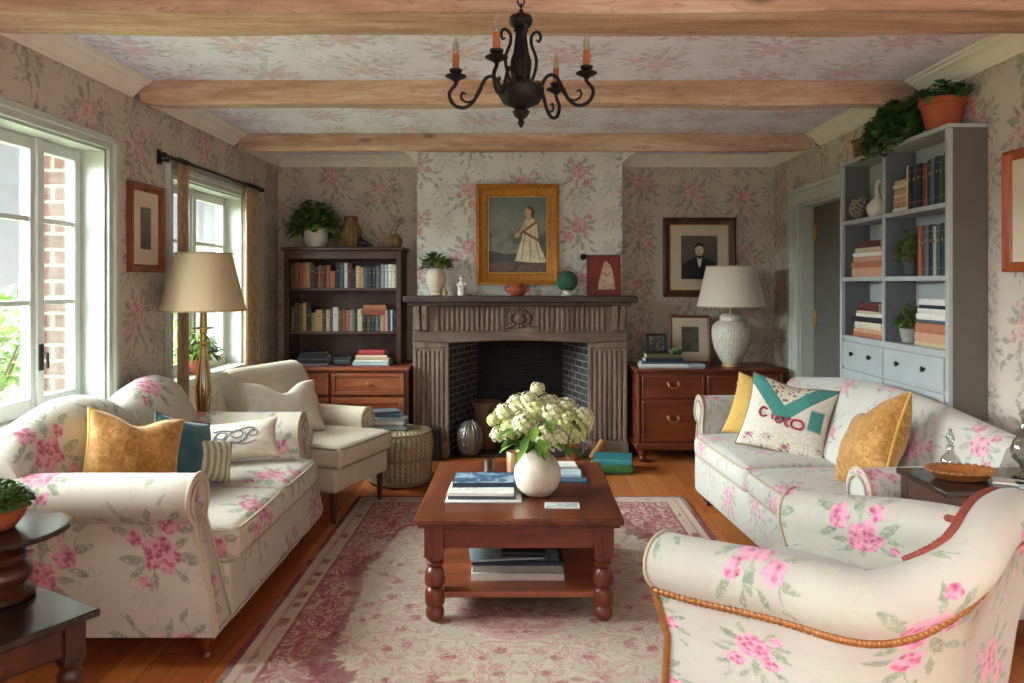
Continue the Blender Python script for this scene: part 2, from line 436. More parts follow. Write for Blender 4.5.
def floor_mat():
    g = G('floor_planks'); v = g.coord('Object'); x, y, z = g.sep(v)
    w = .125; cx = (x / w).floor(); ly = y / 1.7 + g.white(g.comb(cx, 0., 1.)) * 3.; cy = ly.floor()
    rnd = g.white(g.comb(cx, cy, 2.))
    gr = g.noise(g.comb(x * 1. + rnd * 9., y * .07, rnd * 5.), 26., 5, .6, .6)
    col = g.ramp(gr * .6 + rnd * .4, [(.25, '#8a4824'), (.5, '#b56735'), (.78, '#cf884d')])
    fx = (x / w).frac(); fy = ly.frac()
    gap = (fx - .5).abs().sstep(.482, .497).max((fy - .5).abs().sstep(.4975, .4995))
    col = g.mix(gap * .8, col, '#2a130a')
    g.bump(gap * -1. + gr * .12, .4, .004)
    return g.fin(col, gr * .2 + .24)
M['floor'] = floor_mat()
def brick_mat(name, c1, c2, mort, sc=1.):
    g = G(name); uv = g.coord('UV')
    n = g.nt.nodes.new('ShaderNodeTexBrick'); setin(g.nt, n.inputs['Vector'], uv)
    n.inputs['Scale'].default_value = 1.; n.inputs['Brick Width'].default_value = .2*sc; n.inputs['Row Height'].default_value = .07*sc
    n.inputs['Mortar Size'].default_value = .008*sc; n.inputs['Mortar Smooth'].default_value = .2
    for i, c in ((1, c1), (2, c2), (3, mort)): n.inputs[i].default_value = lin(c)
    col = g.mix(g.noise(uv, 14., 4) * .5, Sk(g.nt, n.outputs[0]), shade(c1, .5))
    g.bump(Sk(g.nt, n.outputs[1]) * -1. + g.noise(uv, 60., 2) * .3, .6, .01)
    return g.fin(col, .9)
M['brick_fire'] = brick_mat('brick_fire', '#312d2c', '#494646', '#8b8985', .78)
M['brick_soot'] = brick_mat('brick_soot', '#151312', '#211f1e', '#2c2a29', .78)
M['brick_red'] = brick_mat('brick_red', '#401c12', '#4e271b', '#70675d', 1.3)
def rug_mat(hx, hy):
    g = G('rug_weave'); v = g.coord('Object'); x, y, _ = g.sep(v)
    ax, ay = x.abs(), y.abs()
    d = (hx - ax).min(hy - ay)                       # distance in from the edge
    wv = g.vm('SCALE', g.vm('SUBTRACT', g.noise(v, 5., 3, .5, 0, True), (.5, .5, .5)), scale=.05)
    sym = g.vm('ADD', g.comb(ax, ay, 0.), wv)
    n1 = g.noise(sym, 7., 3, .6, 2.2); n2 = g.noise(sym, 19., 3, .6, 1.6); vo = g.vor(sym, 10., 'F1', 0)
    ara = (n1 - .5).abs().sstep(.045, .012); ara2 = (n2 - .5).abs().sstep(.04, .0)
    ros = vo.sstep(.34, .22)
    cream, pink, red, grey, sage_ = '#d0bfa8', '#b8616f', '#8c2238', '#a59d8c', '#a0a38c'
    rx_, ry_ = ax * (1/(hx - .14)), ay * (1/(hy - .14))
    r4 = (rx_.pow(4.) + ry_.pow(4.)).pow(.25)
    lob = r4 + ((x * 9.).sin() * (y * 7.).sin()) * .08 + (n1 - .5) * .09
    n3 = g.noise(sym, 34., 3, .6, 1.); vo2 = g.vor(sym, 15., 'F1', 0)
    fld = g.mix(n1.sstep(.46, .6) * .35, cream, '#a9a58f')
    fld = g.mix(ara2 * .55, fld, sage_); fld = g.mix(ara * .55, fld, pink)
    fld = g.mix(ros * n2.sstep(.38, .5) * .75, fld, g.mix(n3.sstep(.42, .58), pink, '#8f3a45'))
    fld = g.mix(vo2.sstep(.2, .1) * .5, fld, '#8c9a8c')
    med = g.mix(n3.sstep(.42, .6) * .8, red, pink); med = g.mix((ara * .9 + n2.sstep(.58, .64) * .55).clamp(), med, cream)
    rim = (lob - .80).abs().sstep(.03, .02)
    fld = g.mix(lob.sstep(.79, .81) * .9, fld, med); fld = g.mix(rim * .7, fld, '#7d2f3c')
    rad = ((x / .3) * (x / .3) + (y / .5) * (y / .5)).sqrt() + (n1 - .5) * .4
    fld = g.mix(rad.sstep(1.0, .92) * .6, fld, med)
    bord = g.mix(vo.sstep(.46, .3), '#cbb9a2', g.mix(n2.sstep(.45, .6), '#8c3540', '#ad6a6d'))
    bord = g.mix(ara2 * .6, bord, sage_)
    col = g.mix(d.sstep(.14, .135), fld, bord)
    for a, b, c in ((.135, .010, '#8e4049'), (.12, .010, cream), (.065, .012, '#b98082'), (.045, .02, cream)):
        col = g.mix((d - a).abs().sstep(b, b * .7) * .8, col, c)
    col = g.mix(d.sstep(.028, .024), col, '#7d2f3c')
    wear = g.noise(v, 3.2, 4, .6)
    col = g.mix(wear.sstep(.48, .7) * .5, col, '#c9b9a4')
    g.bump(g.noise(v, 300., 2), .5, .004)
    return g.fin(g.mix(g.noise(v, 160., 2) * .3, col, '#6d5e52'), .95)
def curtain_mat():
    g = G('curtain_cloth'); uv = g.coord('UV'); 
    b, t, l, r = use_rose(g, g.vm('SCALE', uv, scale=7.))
    return g.fin(g.mix((b + l).clamp() * .5, '#a38768', '#6b4c38'), .9)
M['curtain'] = curtain_mat()
def mustard():
    g = G('mustard_velvet'); v = g.coord('Object')
    n = g.noise(v, 22., 5, .65, 1.5); n2 = g.noise(v, 60., 3, .6, .5)
    col = g.ramp(n * .7 + n2 * .3, [(.32, '#7f4f1a'), (.5, '#a9752c'), (.7, '#c99f58')])
    g.bump(n2, .3, .004)
    return g.fin(col, .75, Sheen_Weight=.3)
M['mustard'] = mustard()
M['mustard_pale'] = plain('#c9a254', .85, 0, .12, 40, .2, 'mustard_pale')
def lattice(name, base, dark):
    g = G(name); v = g.coord('UV'); d = g.vor(v, 60., 'F1', 0, .3)
    g.bump(d, .5, .004)
    return g.fin(g.mix(d.sstep(.32, .22), base, dark), .35)
M['lattice'] = lattice('pierced_ceramic', '#d3cdbf', '#8d8677')
def weave(name, a, b, su=60., sv=120.):
    g = G(name); u, v, _ = g.sep(g.coord('UV'))
    s_ = (u * su).sin() * (v * sv + (u * su / PI).floor() * PI).sin()
    n = g.noise(g.coord('Object'), 30., 3)
    g.bump(s_, .7, .006)
    return g.fin(g.mix(s_ * .25 + n * .6, a, b), .9)
M['pouf'] = weave('pouf_weave', '#7d6a4b', '#d2bf98', 110., 170.)
M['wicker'] = weave('wicker', '#6d4c2c', '#b08a57', 200., 300.)
# ------------------------------------------------------------------ the room
LW, RW, BK, CB, CE = -2.10, 2.17, 6.45, 6.22, 2.5
def struct(name, mb, mat, bevel=0., parent=None, **kw):
    o = mb.build(name, mat, parent, bevel=bevel, **kw)
    if not parent: o['kind'] = 'structure'
    return o
struct('floor', MB().box(-2.5, 2.6, -1.6, 6.8, -.06, 0), M['floor'])
struct('ceiling', MB().box(-2.5, 2.6, -1.6, 6.8, CE, CE + .08), M['ceiling_paper'])
W1, W2 = (2.40, 3.78, .80, 2.085), (4.47, 5.62, .80, 2.05)  # first window widened out of view, extra opening added to let in light
w = MB(); T_ = -.15
for a, b, c, d in ((-1.6, W1[0], 0, CE), (W1[1], W2[0], 0, CE), (W2[1], BK + .15, 0, CE), (W1[0], W1[1], 0, W1[2]), (W1[0], W1[1], W1[3], CE), (W2[0], W2[1], 0, W2[2]), (W2[0], W2[1], W2[3], CE)):
    w.box(LW - .19, LW, a, b, c, d)
struct('wall_left', w, M['wallpaper'])
D1 = (5.02, 5.86, 2.02)
w = MB()
for a, b, c, d in ((-1.6, D1[0], 0, CE), (D1[1], BK + .15, 0, CE), (D1[0], D1[1], D1[2], CE)): w.box(RW, RW + .19, a, b, c, d)
struct('wall_right', w, M['wallpaper'])
w = MB()
for a, b, c, d in ((LW - .1, -.52, 0, CE), (.50, RW + .1, 0, CE), (-.52, .50, .97, CE)): w.box(a, b, BK, BK + .15, c, d)
struct('wall_back', w, M['wallpaper'])
w = MB(); C0, C1 = -.871, .832
for a, b, c, d in ((C0, -.60, 0, CE), (.545, C1, 0, CE), (-.60, .545, .97, CE)): w.box(a, b, CB, BK - .001, c, d)
struct('wall_chimney', w, M['wallpaper_chimney'])

# crown moulding, interrupted by the beams
prof = [(0, 0), (0, -.092), (.012, -.092), (.018, -.08), (.03, -.075), (.045, -.054), (.07, -.034), (.092, -.028), (.098, -.016), (.115, -.012), (.115, 0)]
BEAMS = [(2.66, 2.95), (4.03, 4.18), (5.45, 5.55)]
def crown(name, p0, p1, nrm):
    """profile swept between two points of the wall line; nrm points into the room"""
    p0, p1, n = V3(p0), V3(p1), V3(nrm)
    r = [[q + n * a + V3((0, 0, CE + b)) for a, b in prof] for q in (p0, p1)]
    return struct(name, MB().loft(r), M['crown'])
k = 1
for X, n in ((LW, 1), (RW, -1)):
    y = -1.6
    for a, b in BEAMS + [(6.45, 6.45)]:
        crown('trim_%d' % k, (X, y, 0), (X, a, 0), (n, 0, 0)); k += 1; y = b
for p0, p1, n in (((LW, BK, 0), (C0, BK, 0), (0, -1, 0)), ((C1, BK, 0), (RW, BK, 0), (0, -1, 0)),
                  ((C0, BK, 0), (C0, CB, 0), (-1, 0, 0)), ((C1, BK, 0), (C1, CB, 0), (1, 0, 0))):
    crown('trim_%d' % k, p0, p1, n); k += 1
for nm, p in (('baseboard_left', (LW, LW + .018, -1.6, BK, 0, .13)), ('baseboard_right', (RW - .018, RW, -1.6, D1[0] - .1, 0, .13)),
              ('baseboard_back', (LW, C0, BK - .018, BK, 0, .13)), ('baseboard_front', (C1, RW, BK - .018, BK, 0, .13))):
    struct('baseboard_back.001' if nm == 'baseboard_front' else nm, MB().box(*p), M['crown'], .004)

# ceiling beams: rough hewn, rounded ends
def beam(y0, y1, z0, sd, x0, x1):
    rs = random.Random(sd); rings = []; n = 60
    for i in range(n + 1):
        x = lerp(x0, x1, i / n); e = min(i, n - i) / 2.
        q = 1 - .16 * max(0, 1 - e) ** 2
        f = lambda k: mnoise.noise((x * 1.3, k * 7.7 + sd, 0)) * .016 + mnoise.noise((x * 5., k * 3.1 + sd, 2)) * .004
        yc = (y0 + y1) / 2; hy = (y1 - y0) / 2 * q; c = .022
        zb = z0 + (1 - q) * .12
        rings.append([(x, yc - hy + f(1), CE + .01), (x, yc - hy + f(2), zb + c + f(3) + .012), (x, yc - hy + c * .8 + f(2), zb + f(4)),
                      (x, yc, zb - .004 + f(5) * .6), (x, yc + hy - c + f(6) * .5, zb + f(7)), (x, yc + hy + f(6) * .5, zb + c), (x, yc + hy, CE + .01)])
    o = MB().loft(rings).build('ceiling_beam', M['oak_beam'], sharp=30)
    return tag(o, kind='structure')
for i, (a, b) in enumerate(BEAMS):
    beam(a, b, 2.377, i + 3, LW + (.0 if i == 0 else .035), RW - (.0 if i == 0 else .05))

# ------------------------------------------------------------------ windows on the left wall
def window(name, y0, y1, z0, z1, leaves, muntins, handle):
    r = thing(name, None, None, kind='structure')
    cw, ct = .05, .022
    m = MB()
    for a, b, c, d in ((y0 - cw, y0, z0 - .02, z1 + cw), (y1, y1 + cw, z0 - .02, z1 + cw), (y0, y1, z1, z1 + cw)): m.box(LW, LW + ct, a, b, c, d)
    for a, b, c, d in ((y0 - cw - .015, y0 - cw + .02, z0 - .02, z1 + cw + .015), (y1 + cw - .02, y1 + cw + .015, z0 - .02, z1 + cw + .015), (y0 - cw, y1 + cw, z1 + cw - .02, z1 + cw + .015)): m.box(LW, LW + ct + .016, a, b, c, d)
    m.build('casing', M['sage'], r, bevel=.005)
    m = MB(); xo = LW - .19
    m.box(xo, LW + .001, y0, y0 + .012, z0, z1).box(xo, LW + .001, y1 - .012, y1, z0, z1).box(xo, LW + .001, y0, y1, z1 - .012, z1)
    m.build('reveal_lining', M['sage'], r)
    MB().box(xo, LW + .05, y0 - cw, y1 + cw, z0 - .03, z0 + .012).build('sill', M['sage'], r, bevel=.006)
    xs = LW - .135; wd = (y1 - y0 - .024) / leaves
    for i in range(leaves):
        a = y0 + .012 + i * wd; b = a + wd; st = .05; bt = z0 + .012
        m = MB()
        m.box(xs - .02, xs + .02, a, a + st, bt, z1 - .012).box(xs - .02, xs + .02, b - st, b, bt, z1 - .012)
        m.box(xs - .018, xs + .018, a + st, b - st, z1 - .07, z1 - .012).box(xs - .018, xs + .018, a + st, b - st, bt, bt + .075)
        s_ = m.build('sash', M['sash'], r, bevel=.004)
        m = MB()
        for z in muntins: m.box(xs - .014, xs + .014, a + st, b - st, z - .012, z + .012)
        m.build('muntin', M['sash'], s_, bevel=.003)
        MB().box(xs - .003, xs + .003, a + st, b - st, bt + .07, z1 - .065).build('pane', M['pane'], s_)
    for i in range(1, leaves, 2):
        y = y0 + .012 + i * wd
        MB().box(xs + .018, xs + .034, y - .022, y + .022, z0 + .012, z1 - .012).build('meeting_stile', M['sash'], r, bevel=.004)
        if handle:
            h = MB().box(xs + .034, xs + .042, y - .014, y + .014, z0 + .21, z0 + .33)
            h.tube([(xs + .042, y, z0 + .29), (xs + .065, y, z0 + .29), (xs + .068, y, z0 + .22)], .007)
            h.build('window_handle', M['black_iron'], r, bevel=.003)
    return r
window('window_1', *W1, 4, (1.32, 1.70), True)
window('window_2', *W2, 2, (1.30, 1.68), False)

# ------------------------------------------------------------------ doorway on the right wall
r = thing('door_1', None, None, kind='structure')
m = MB(); cw = .11
for a, b, c, d in ((D1[0] - cw, D1[0], 0, D1[2] + cw), (D1[1], D1[1] + cw, 0, D1[2] + cw), (D1[0], D1[1], D1[2], D1[2] + cw)): m.box(RW - .028, RW, a, b, c, d)
for a, b, c, d in ((D1[0] - cw - .012, D1[0] - cw + .02, 0, D1[2] + cw), (D1[1] + cw - .02, D1[1] + cw + .012, 0, D1[2] + cw), (D1[0] - cw, D1[1] + cw, D1[2] + cw - .02, D1[2] + cw + .012)): m.box(RW - .045, RW, a, b, c, d)
m.build('casing', M['sage'], r, bevel=.005)
m = MB(); m.box(RW - .001, RW + .19, D1[1] - .02, D1[1], 0, D1[2]).box(RW - .001, RW + .19, D1[0], D1[0] + .02, 0, D1[2]).box(RW - .001, RW + .19, D1[0], D1[1], D1[2] - .02, D1[2])
m.build('jamb', M['sage'], r)
m = MB(); m.box(RW + .1, RW + .14, D1[0] + .02, D1[1] - .02, .01, D1[2] - .02)
pn = m.build('door_panel', M['door_grey'], r, bevel=.003)
for z in (PZ(233, 5.85), PZ(318, 5.85)):
    MB().box(RW + .085, RW + .1, D1[1] - .1, D1[1] - .06, z - .06, z + .06).tube([(RW + .085, D1[1] - .06, z - .06), (RW + .085, D1[1] - .06, z + .06)], .008).build('hinge', M['brass'], r, bevel=.002)

# ------------------------------------------------------------------ outside the windows
GARDEN = plain('#a9ad84', .95, 0, .25, 3, .3, 'garden_grass')
struct('ground', MB().box(-16, -2.5, -6, 16, -.5, -.4), GARDEN)
t = thing('porch_pillar', 'red brick porch pillar standing just outside the french window', 'pillar', (-2.69, 4.45, -.4))
MB().box(-.1, .1, -.15, .15, 0, 2.9).build('shaft', M['brick_red'], t)
MB().box(-.13, .13, -.18, .18, 0, .12).build('plinth', M['crown'], t, bevel=.01)
MB().box(-.13, .13, -.18, .18, 2.9, 3.0).build('cap', M['crown'], t, bevel=.01)
def bush(name, label, loc, r, h, sd, mats, group='garden bushes outside the windows', n=900, L=.09):
    rs = random.Random(sd); t = thing(name, label, 'bush', loc, 0, group)
    m = MB()
    for i in range(5):
        a = i * 1.25; m.tube([(0, 0, 0), (r*.25*math.cos(a), r*.25*math.sin(a), h*.35), (r*.5*math.cos(a), r*.5*math.sin(a), h*.7)], [.03, .02, .01], 6)
    m.build('stem', M['stem'], t)
    m = MB()
    for i in range(n):
        d = V3((rs.gauss(0, 1), rs.gauss(0, 1), rs.gauss(0, 1))).normalized(); q = rs.uniform(.5, 1.) 
        k_ = 1 + .22 * mnoise.noise(d * 2.3 + V3((sd, 0, 0)))
        p = V3((d.x*r*q*k_, d.y*r*q*k_, h*.55 + d.z*h*.45*q*k_))
        m.leaf(p, d + V3((rs.uniform(-.6, .6), rs.uniform(-.6, .6), rs.uniform(-.3, .6))), L*rs.uniform(.7, 1.3), L*.6, .3, mi=rs.randint(0, len(mats)-1))
    m.build('foliage', mats, t)
    return t
SOFTLEAF = [plain('#8fa86a', .8, 0, .3, 9, 0, 'bush_a'), plain('#a5b87f', .8, 0, .3, 9, 0, 'bush_b')]
bush('garden_bush', 'large green bush in the garden beyond the french window', (-5.6, 7.6, -.4), 1.1, 1.75, 3, SOFTLEAF, n=1500, L=.16)
bush('garden_bush', 'low green shrub outside the second window behind the cream armchair', (-2.85, 5.95, -.4), .42, 1.62, 5, SOFTLEAF, n=900, L=.09)
# ------------------------------------------------------------------ curtains on the second window
t = thing('curtain_rod', 'thin black curtain rod with ball finials above the second window', 'curtain rod', (0, 0, 0))
XR = LW + .065; ZR = 2.137
MB().tube([(XR, 4.28, ZR), (XR, 5.86, ZR)], .011, 10).build('pole', M['black_iron'], t)
for y in (4.265, 5.875):
    MB().ell((XR, y, ZR), (.017, .028, .017)).build('finial', M['black_iron'], t)
for y in (4.33, 5.835):
    MB().box(LW + .001, LW + .012, y - .02, y + .02, ZR - .04, ZR + .04).tube([(LW + .01, y, ZR - .02), (XR, y, ZR - .016)], .007).build('bracket', M['black_iron'], t)
def curtain(label, y0, y1, z0, amp, folds, sd):
    t = thing('curtain', label, 'curtain', (XR, (y0 + y1)/2, z0), 0, 'tan curtains on the second window')
    H = ZR - .015 - z0; hw = (y1 - y0) / 2
    def fn(u, v):
        a = amp * (.55 + .45 * (1 - v)) * math.sin(u * folds * 2 * PI + .6 * mnoise.noise((u * 3, v * 1.5, sd)))
        return (a, -hw + 2 * hw * u + .01 * mnoise.noise((u * 4, v * 2, sd + 3)), H * v)
    MB().sheet(fn, 90, 24, uvs=(.7, H)).build('cloth', M['curtain'], t, sharp=0, solid=.004)
    m = MB()
    for i in range(int(folds) + 1):
        y = -hw + 2*hw*(i + .25) / (folds + .5)
        m.tube([(.017*math.cos(a), y, H + .017*math.sin(a) + .014) for a in [k*PI/6 for k in range(12)]], .0025, 5, True)
    m.build('curtain_ring', M['black_iron'], t)
curtain('narrow tan curtain between the wall picture and the second window, behind the tan lampshade', 4.43, 4.575, .06, .018, 4, 1)
curtain('tan pleated curtain at the far side of the second window, next to the dark bookcase', 5.52, 5.80, .06, .024, 6, 2)

# ------------------------------------------------------------------ pictures
def picture(label, cat, loc, rot, w, h, fw, fmat, matw=0., matcol=None, depth=.03, lipmat=None, name='framed_picture', group=None):
    """frame stands in the XZ plane, faces -Y, origin at the bottom centre of its back"""
    t = thing(name, label, cat, loc, rot, group)
    prof = [(0, 0), (0, -depth), (fw*.25, -depth*1.15), (fw*.5, -depth*.75), (fw*.8, -depth*.6), (fw, -depth*.3), (fw, 0)]
    rings = []
    for cx_, cz_, dx, dz in ((-w/2, 0, 1, 1), (w/2, 0, -1, 1), (w/2, h, -1, -1), (-w/2, h, 1, -1)):
        rings.append([(cx_ + dx*a, b, cz_ + dz*a) for a, b in prof])
    MB().loft(rings, True, False, False, loop=True).build('frame', fmat, t, sharp=30)
    iw, ih = w - 2*fw, h - 2*fw
    if lipmat:
        m = MB(); l = .008
        for a, b, c, d in ((-iw/2, -iw/2 + l, fw, h - fw), (iw/2 - l, iw/2, fw, h - fw), (-iw/2, iw/2, fw, fw + l), (-iw/2, iw/2, h - fw - l, h - fw)): m.box(a, b, -depth*.45, -.004, c, d)
        m.build('inner_lip', lipmat, t)
    y = -.008
    if matw:
        MB().box(-iw/2, iw/2, -.008, -.002, fw, h - fw).build('mat_board', matcol, t)
        iw -= 2*matw; ih -= 2*matw
    return t, iw, ih, h/2
def flat(t, name, pts, mat, y, smooth=False):
    if smooth: pts = [(p.x, p.y) for p in catmull([(a, b, 0) for a, b in pts], 5, True)]
    m = MB(); n = len(pts); m.add([(x, y, z) for x, z in pts], [tuple(range(n))])
    return m.build(name, mat, t, sharp=0)
def oval(cx_, cz_, a, b, n=20, tilt=0.):
    return [(cx_ + a*math.cos(q)*math.cos(tilt) - b*math.sin(q)*math.sin(tilt), cz_ + a*math.cos(q)*math.sin(tilt) + b*math.sin(q)*math.cos(tilt)) for q in [2*PI*i/n for i in range(n)]]
def paint(name, stops, scale=3., gz=0., z0=0., z1=1., dist=1.):
    g = G(name); v = g.coord('Object'); x, y, z = g.sep(v)
    f = g.noise(v, scale, 4, .6, dist) * (1 - gz) + ((z - z0) / (z1 - z0)) * gz
    return g.fin(g.ramp(f, stops), .6)
FR_OAK = wood('frame_oak', '#4f2a14', '#7c4522', '#9d6232', 'z', 2, .4)
FR_DARK = wood('frame_dark', '#28150d', '#4a2817', '#65391f', 'z', 2, .4)
FR_RED = wood('frame_red', '#6b2f17', '#96491f', '#b5652f', 'z', 2, .35)
GOLD = plain('#b0742a', .4, .4, .35, 45, .9, 'gold_leaf_frame')
GOLD_L = plain('#c99a4a', .4, .4, .2, 30, .2, 'gold_lip')
CREAM = plain('#cdbfa6', .9, 0, .03, 6, 0, 'mat_cream')

# left wall: engraving in an oak frame
t, iw, ih, cz = picture('oak-framed grey engraving hung on the left wall between the two windows', 'picture', (LW + .002, 4.165, 1.47), PI/2, .37, .487, .042, FR_OAK, .085, CREAM)
flat(t, 'engraving', [(-iw/2, cz - ih/2), (iw/2, cz - ih/2), (iw/2, cz + ih/2), (-iw/2, cz + ih/2)], paint('engraving_ink', [(.3, '#4b4640'), (.55, '#6e675d'), (.75, '#8a8175')], 9., .3, .1, .4), -.009)
# right wall: picture at the frame edge
t, iw, ih, cz = picture('red-brown framed print with cream mat on the right wall beside the blue-grey bookcase', 'picture', (RW - .002, 3.035, 1.46), -PI/2, .62, .53, .042, FR_RED, .09, CREAM)
flat(t, 'print', [(-iw/2, cz - ih/2), (iw/2, cz - ih/2), (iw/2, cz + ih/2), (-iw/2, cz + ih/2)], paint('print_ink', [(.3, '#8b7d6a'), (.55, '#a2937d'), (.75, '#b9aa92')], 7., .2, .1, .4), -.009)
# back wall: portrait of a man in a dark suit
xa, xb = PX(663, BK), PX(735, BK); za, zb = PZ(297, BK), PZ(218, BK)
t, iw, ih, cz = picture('large dark-framed portrait of a man in a black suit above the white lamp', 'picture', ((xa + xb)/2, BK - .003, za), 0, xb - xa, zb - za, .058, FR_DARK, .095, CREAM, .035, GOLD_L)
flat(t, 'canvas', [(-iw/2, cz - ih/2), (iw/2, cz - ih/2), (iw/2, cz + ih/2), (-iw/2, cz + ih/2)], paint('portrait_ground', [(.3, '#3c3630'), (.6, '#5d5448'), (.8, '#6f6656')], 5., .4, .1, .6), -.009)
b = cz - ih/2
flat(t, 'suit', [(-iw*.48, b), (iw*.48, b), (iw*.48, b + ih*.24), (iw*.46, b + ih*.34), (iw*.38, b + ih*.415), (iw*.2, b + ih*.47), (iw*.1, b + ih*.53), (-iw*.1, b + ih*.53), (-iw*.2, b + ih*.47), (-iw*.38, b + ih*.4), (-iw*.46, b + ih*.31), (-iw*.48, b + ih*.2)], plain('#17181d', .7, 0, .3, 20), -.0095)
flat(t, 'shirt', [(-iw*.07, b + ih*.5), (iw*.08, b + ih*.5), (iw*.03, b + ih*.3), (-.002, b + ih*.26)], plain('#d8d2c4', .8), -.010)
flat(t, 'face', oval(0, b + ih*.66, iw*.115, ih*.125), paint('face_paint', [(.3, '#9c8571'), (.5, '#c9b29a'), (.7, '#dcc9b2')], 22., .3, .3, .5), -.0105)
flat(t, 'hair', [(-iw*.13, b + ih*.68), (-iw*.12, b + ih*.79), (-iw*.02, b + ih*.84), (iw*.1, b + ih*.81), (iw*.135, b + ih*.69), (iw*.1, b + ih*.74), (0, b + ih*.77), (-iw*.1, b + ih*.74)], plain('#2b241f', .8), -.011)
flat(t, 'tie', [(-iw*.05, b + ih*.5), (iw*.055, b + ih*.5), (iw*.05, b + ih*.455), (0, b + ih*.475), (-iw*.045, b + ih*.455)], plain('#202024', .8), -.0112)
m = MB()
for dx in (-.045, .045): m.add([(x, -.0112, z) for x, z in oval(iw*dx, b + ih*.675, iw*.02, ih*.009, 10)], [tuple(range(10))])
m.add([(x, -.0112, z) for x, z in oval(0, b + ih*.6, iw*.035, ih*.008, 10)], [tuple(range(10))])
m.add([(x, -.0112, z) for x, z in [(-iw*.012, b+ih*.63), (iw*.016, b+ih*.628), (iw*.004, b+ih*.67)]], [(0, 1, 2)])
m.build('face_features', plain('#6b5240', .8), t, sharp=0)

# chimney breast: woman in white, gilt frame
xa, xb = PX(476.5, CB), PX(559, CB); za, zb = PZ(285, CB), PZ(185, CB)
t, iw, ih, cz = picture('gilt-framed painting of a woman in a white dress above the mantel', 'painting', ((xa + xb)/2, CB - .003, za), 0, xb - xa, zb - za, .095, GOLD, 0, None, .06, GOLD_L, 'framed_painting')
b = cz - ih/2; l = -iw/2
flat(t, 'canvas', [(-iw/2, b), (iw/2, b), (iw/2, b + ih), (-iw/2, b + ih)], paint('landscape_paint', [(.2, '#5b4a3d'), (.32, '#43494a'), (.46, '#56645f'), (.58, '#8a9182'), (.72, '#6c7a74'), (.9, '#57655f')], 4., .6, .08, .72, 2.), -.009)
def q(pts): return [(l + iw*x, b + ih*y) for x, y in pts]
flat(t, 'cloud_bank', q([(.0, .45), (.2, .5), (.35, .47), (.45, .38), (.6, .4), (.6, .28), (.3, .25), (0, .3)]), paint('cloud_paint', [(.3, '#5f6a63'), (.6, '#87897a')], 8.), -.0093)
flat(t, 'shore', q([(0, 0), (1, 0), (1, .14), (.6, .1), (.3, .16), (0, .13)]), paint('shore_paint', [(.3, '#493b35'), (.6, '#745a4a')], 9.), -.0094)
flat(t, 'dress', q([(.48, .16), (.93, .14), (.96, .2), (.86, .38), (.83, .55), (.8, .68), (.68, .72), (.6, .66), (.58, .5), (.53, .36), (.47, .2)]), paint('dress_paint', [(.3, '#b5a683'), (.5, '#d8cba6'), (.7, '#e8dfc2')], 12., .1, 0, .5), -.0098, True)
flat(t, 'arm', q([(.6, .66), (.56, .58), (.46, .5), (.47, .46), (.58, .52), (.64, .58)]), plain('#cda888', .8, 0, .1), -.0101, True)
flat(t, 'sash', q([(.8, .68), (.83, .66), (.56, .5), (.52, .52)]), plain('#8a6a45', .8), -.0102)
flat(t, 'sash_end', q([(.56, .54), (.58, .56), (.88, .43), (.87, .40)]), plain('#7d5c3c', .8), -.01025)
flat(t, 'head', [(l + iw*x_, b + ih*y_) for x_, y_ in [(.68 + .062*math.cos(a), .79 + .062*math.sin(a)) for a in [2*PI*i/18 for i in range(18)]]], plain('#d0ac8c', .8, 0, .1), -.0103)
flat(t, 'hair', q([(.66, .86), (.7, .875), (.76, .85), (.78, .79), (.76, .73), (.72, .75), (.73, .81), (.68, .83)]), plain('#6a3f22', .8, 0, .2), -.0105, True)
for k_, pts in enumerate(([(.66, .66), (.6, .45), (.56, .2), (.575, .2), (.62, .45)], [(.72, .68), (.7, .45), (.7, .18), (.72, .18), (.72, .45)], [(.78, .64), (.8, .4), (.86, .18), (.875, .19), (.82, .4)])):
    flat(t, 'dress_fold', q(pts), plain('#a8976f', .8, 0, .2), -.00995, True)
flat(t, 'neck', q([(.665, .74), (.72, .75), (.74, .7), (.66, .69)]), plain('#c9a283', .8, 0, .1), -.01015)
for pts in ([(.645, .805), (.66, .808), (.66, .8)], [(.68, .805), (.7, .805), (.69, .798)], [(.65, .765), (.68, .765), (.665, .757)], [(.655, .79), (.665, .775), (.648, .775)]):
    flat(t, 'face_mark', q(pts), plain('#7d5640', .8), -.0106)

# ------------------------------------------------------------------ fireplace
t = thing('fireplace', 'weathered brown fluted wooden fireplace surround with dark brick firebox', 'fireplace', (0, 0, 0))
YF = 6.08; XL, XR_ = PX(413, YF), PX(627, YF); OL, OR = PX(449, YF), PX(588, YF); OT = PZ(343, YF); MT = PZ(296, 5.98)
for a, b in ((XL, OL), (OR, XR_)):
    m = MB(); m.box(a, b, YF, CB - .002, 0, OT + .02)
    m.box(a + (.0 if a < 0 else 0), b, YF - .012, YF, OT - .04, OT + .02); m.box(a, a + .03, YF - .014, YF, 0, OT - .04).box(b - .03, b, YF - .014, YF, 0, OT - .04)
    n = 6; sw = (b - a - .075) / n
    for i in range(n): m.box(a + .0375 + i*sw + sw*.16, a + .0375 + (i+1)*sw - sw*.16, YF - .014, YF, .14, OT - .06)
    m.box(a - .008, b + .008, YF - .026, YF, 0, .13)
    m.build('pilaster', M['mantel_z'], t, bevel=.006)
FT = MT - .075
m = MB()
arch = [(XL, OT + .015)] + [(OL, OT + .012)] + [(lerp(OL, OR, i/16), OT + .012 + .022*math.sin(PI*i/16)) for i in range(1, 16)] + [(OR, OT + .012), (XR_, OT + .015), (XR_, FT - .24), (XL, FT - .24)]
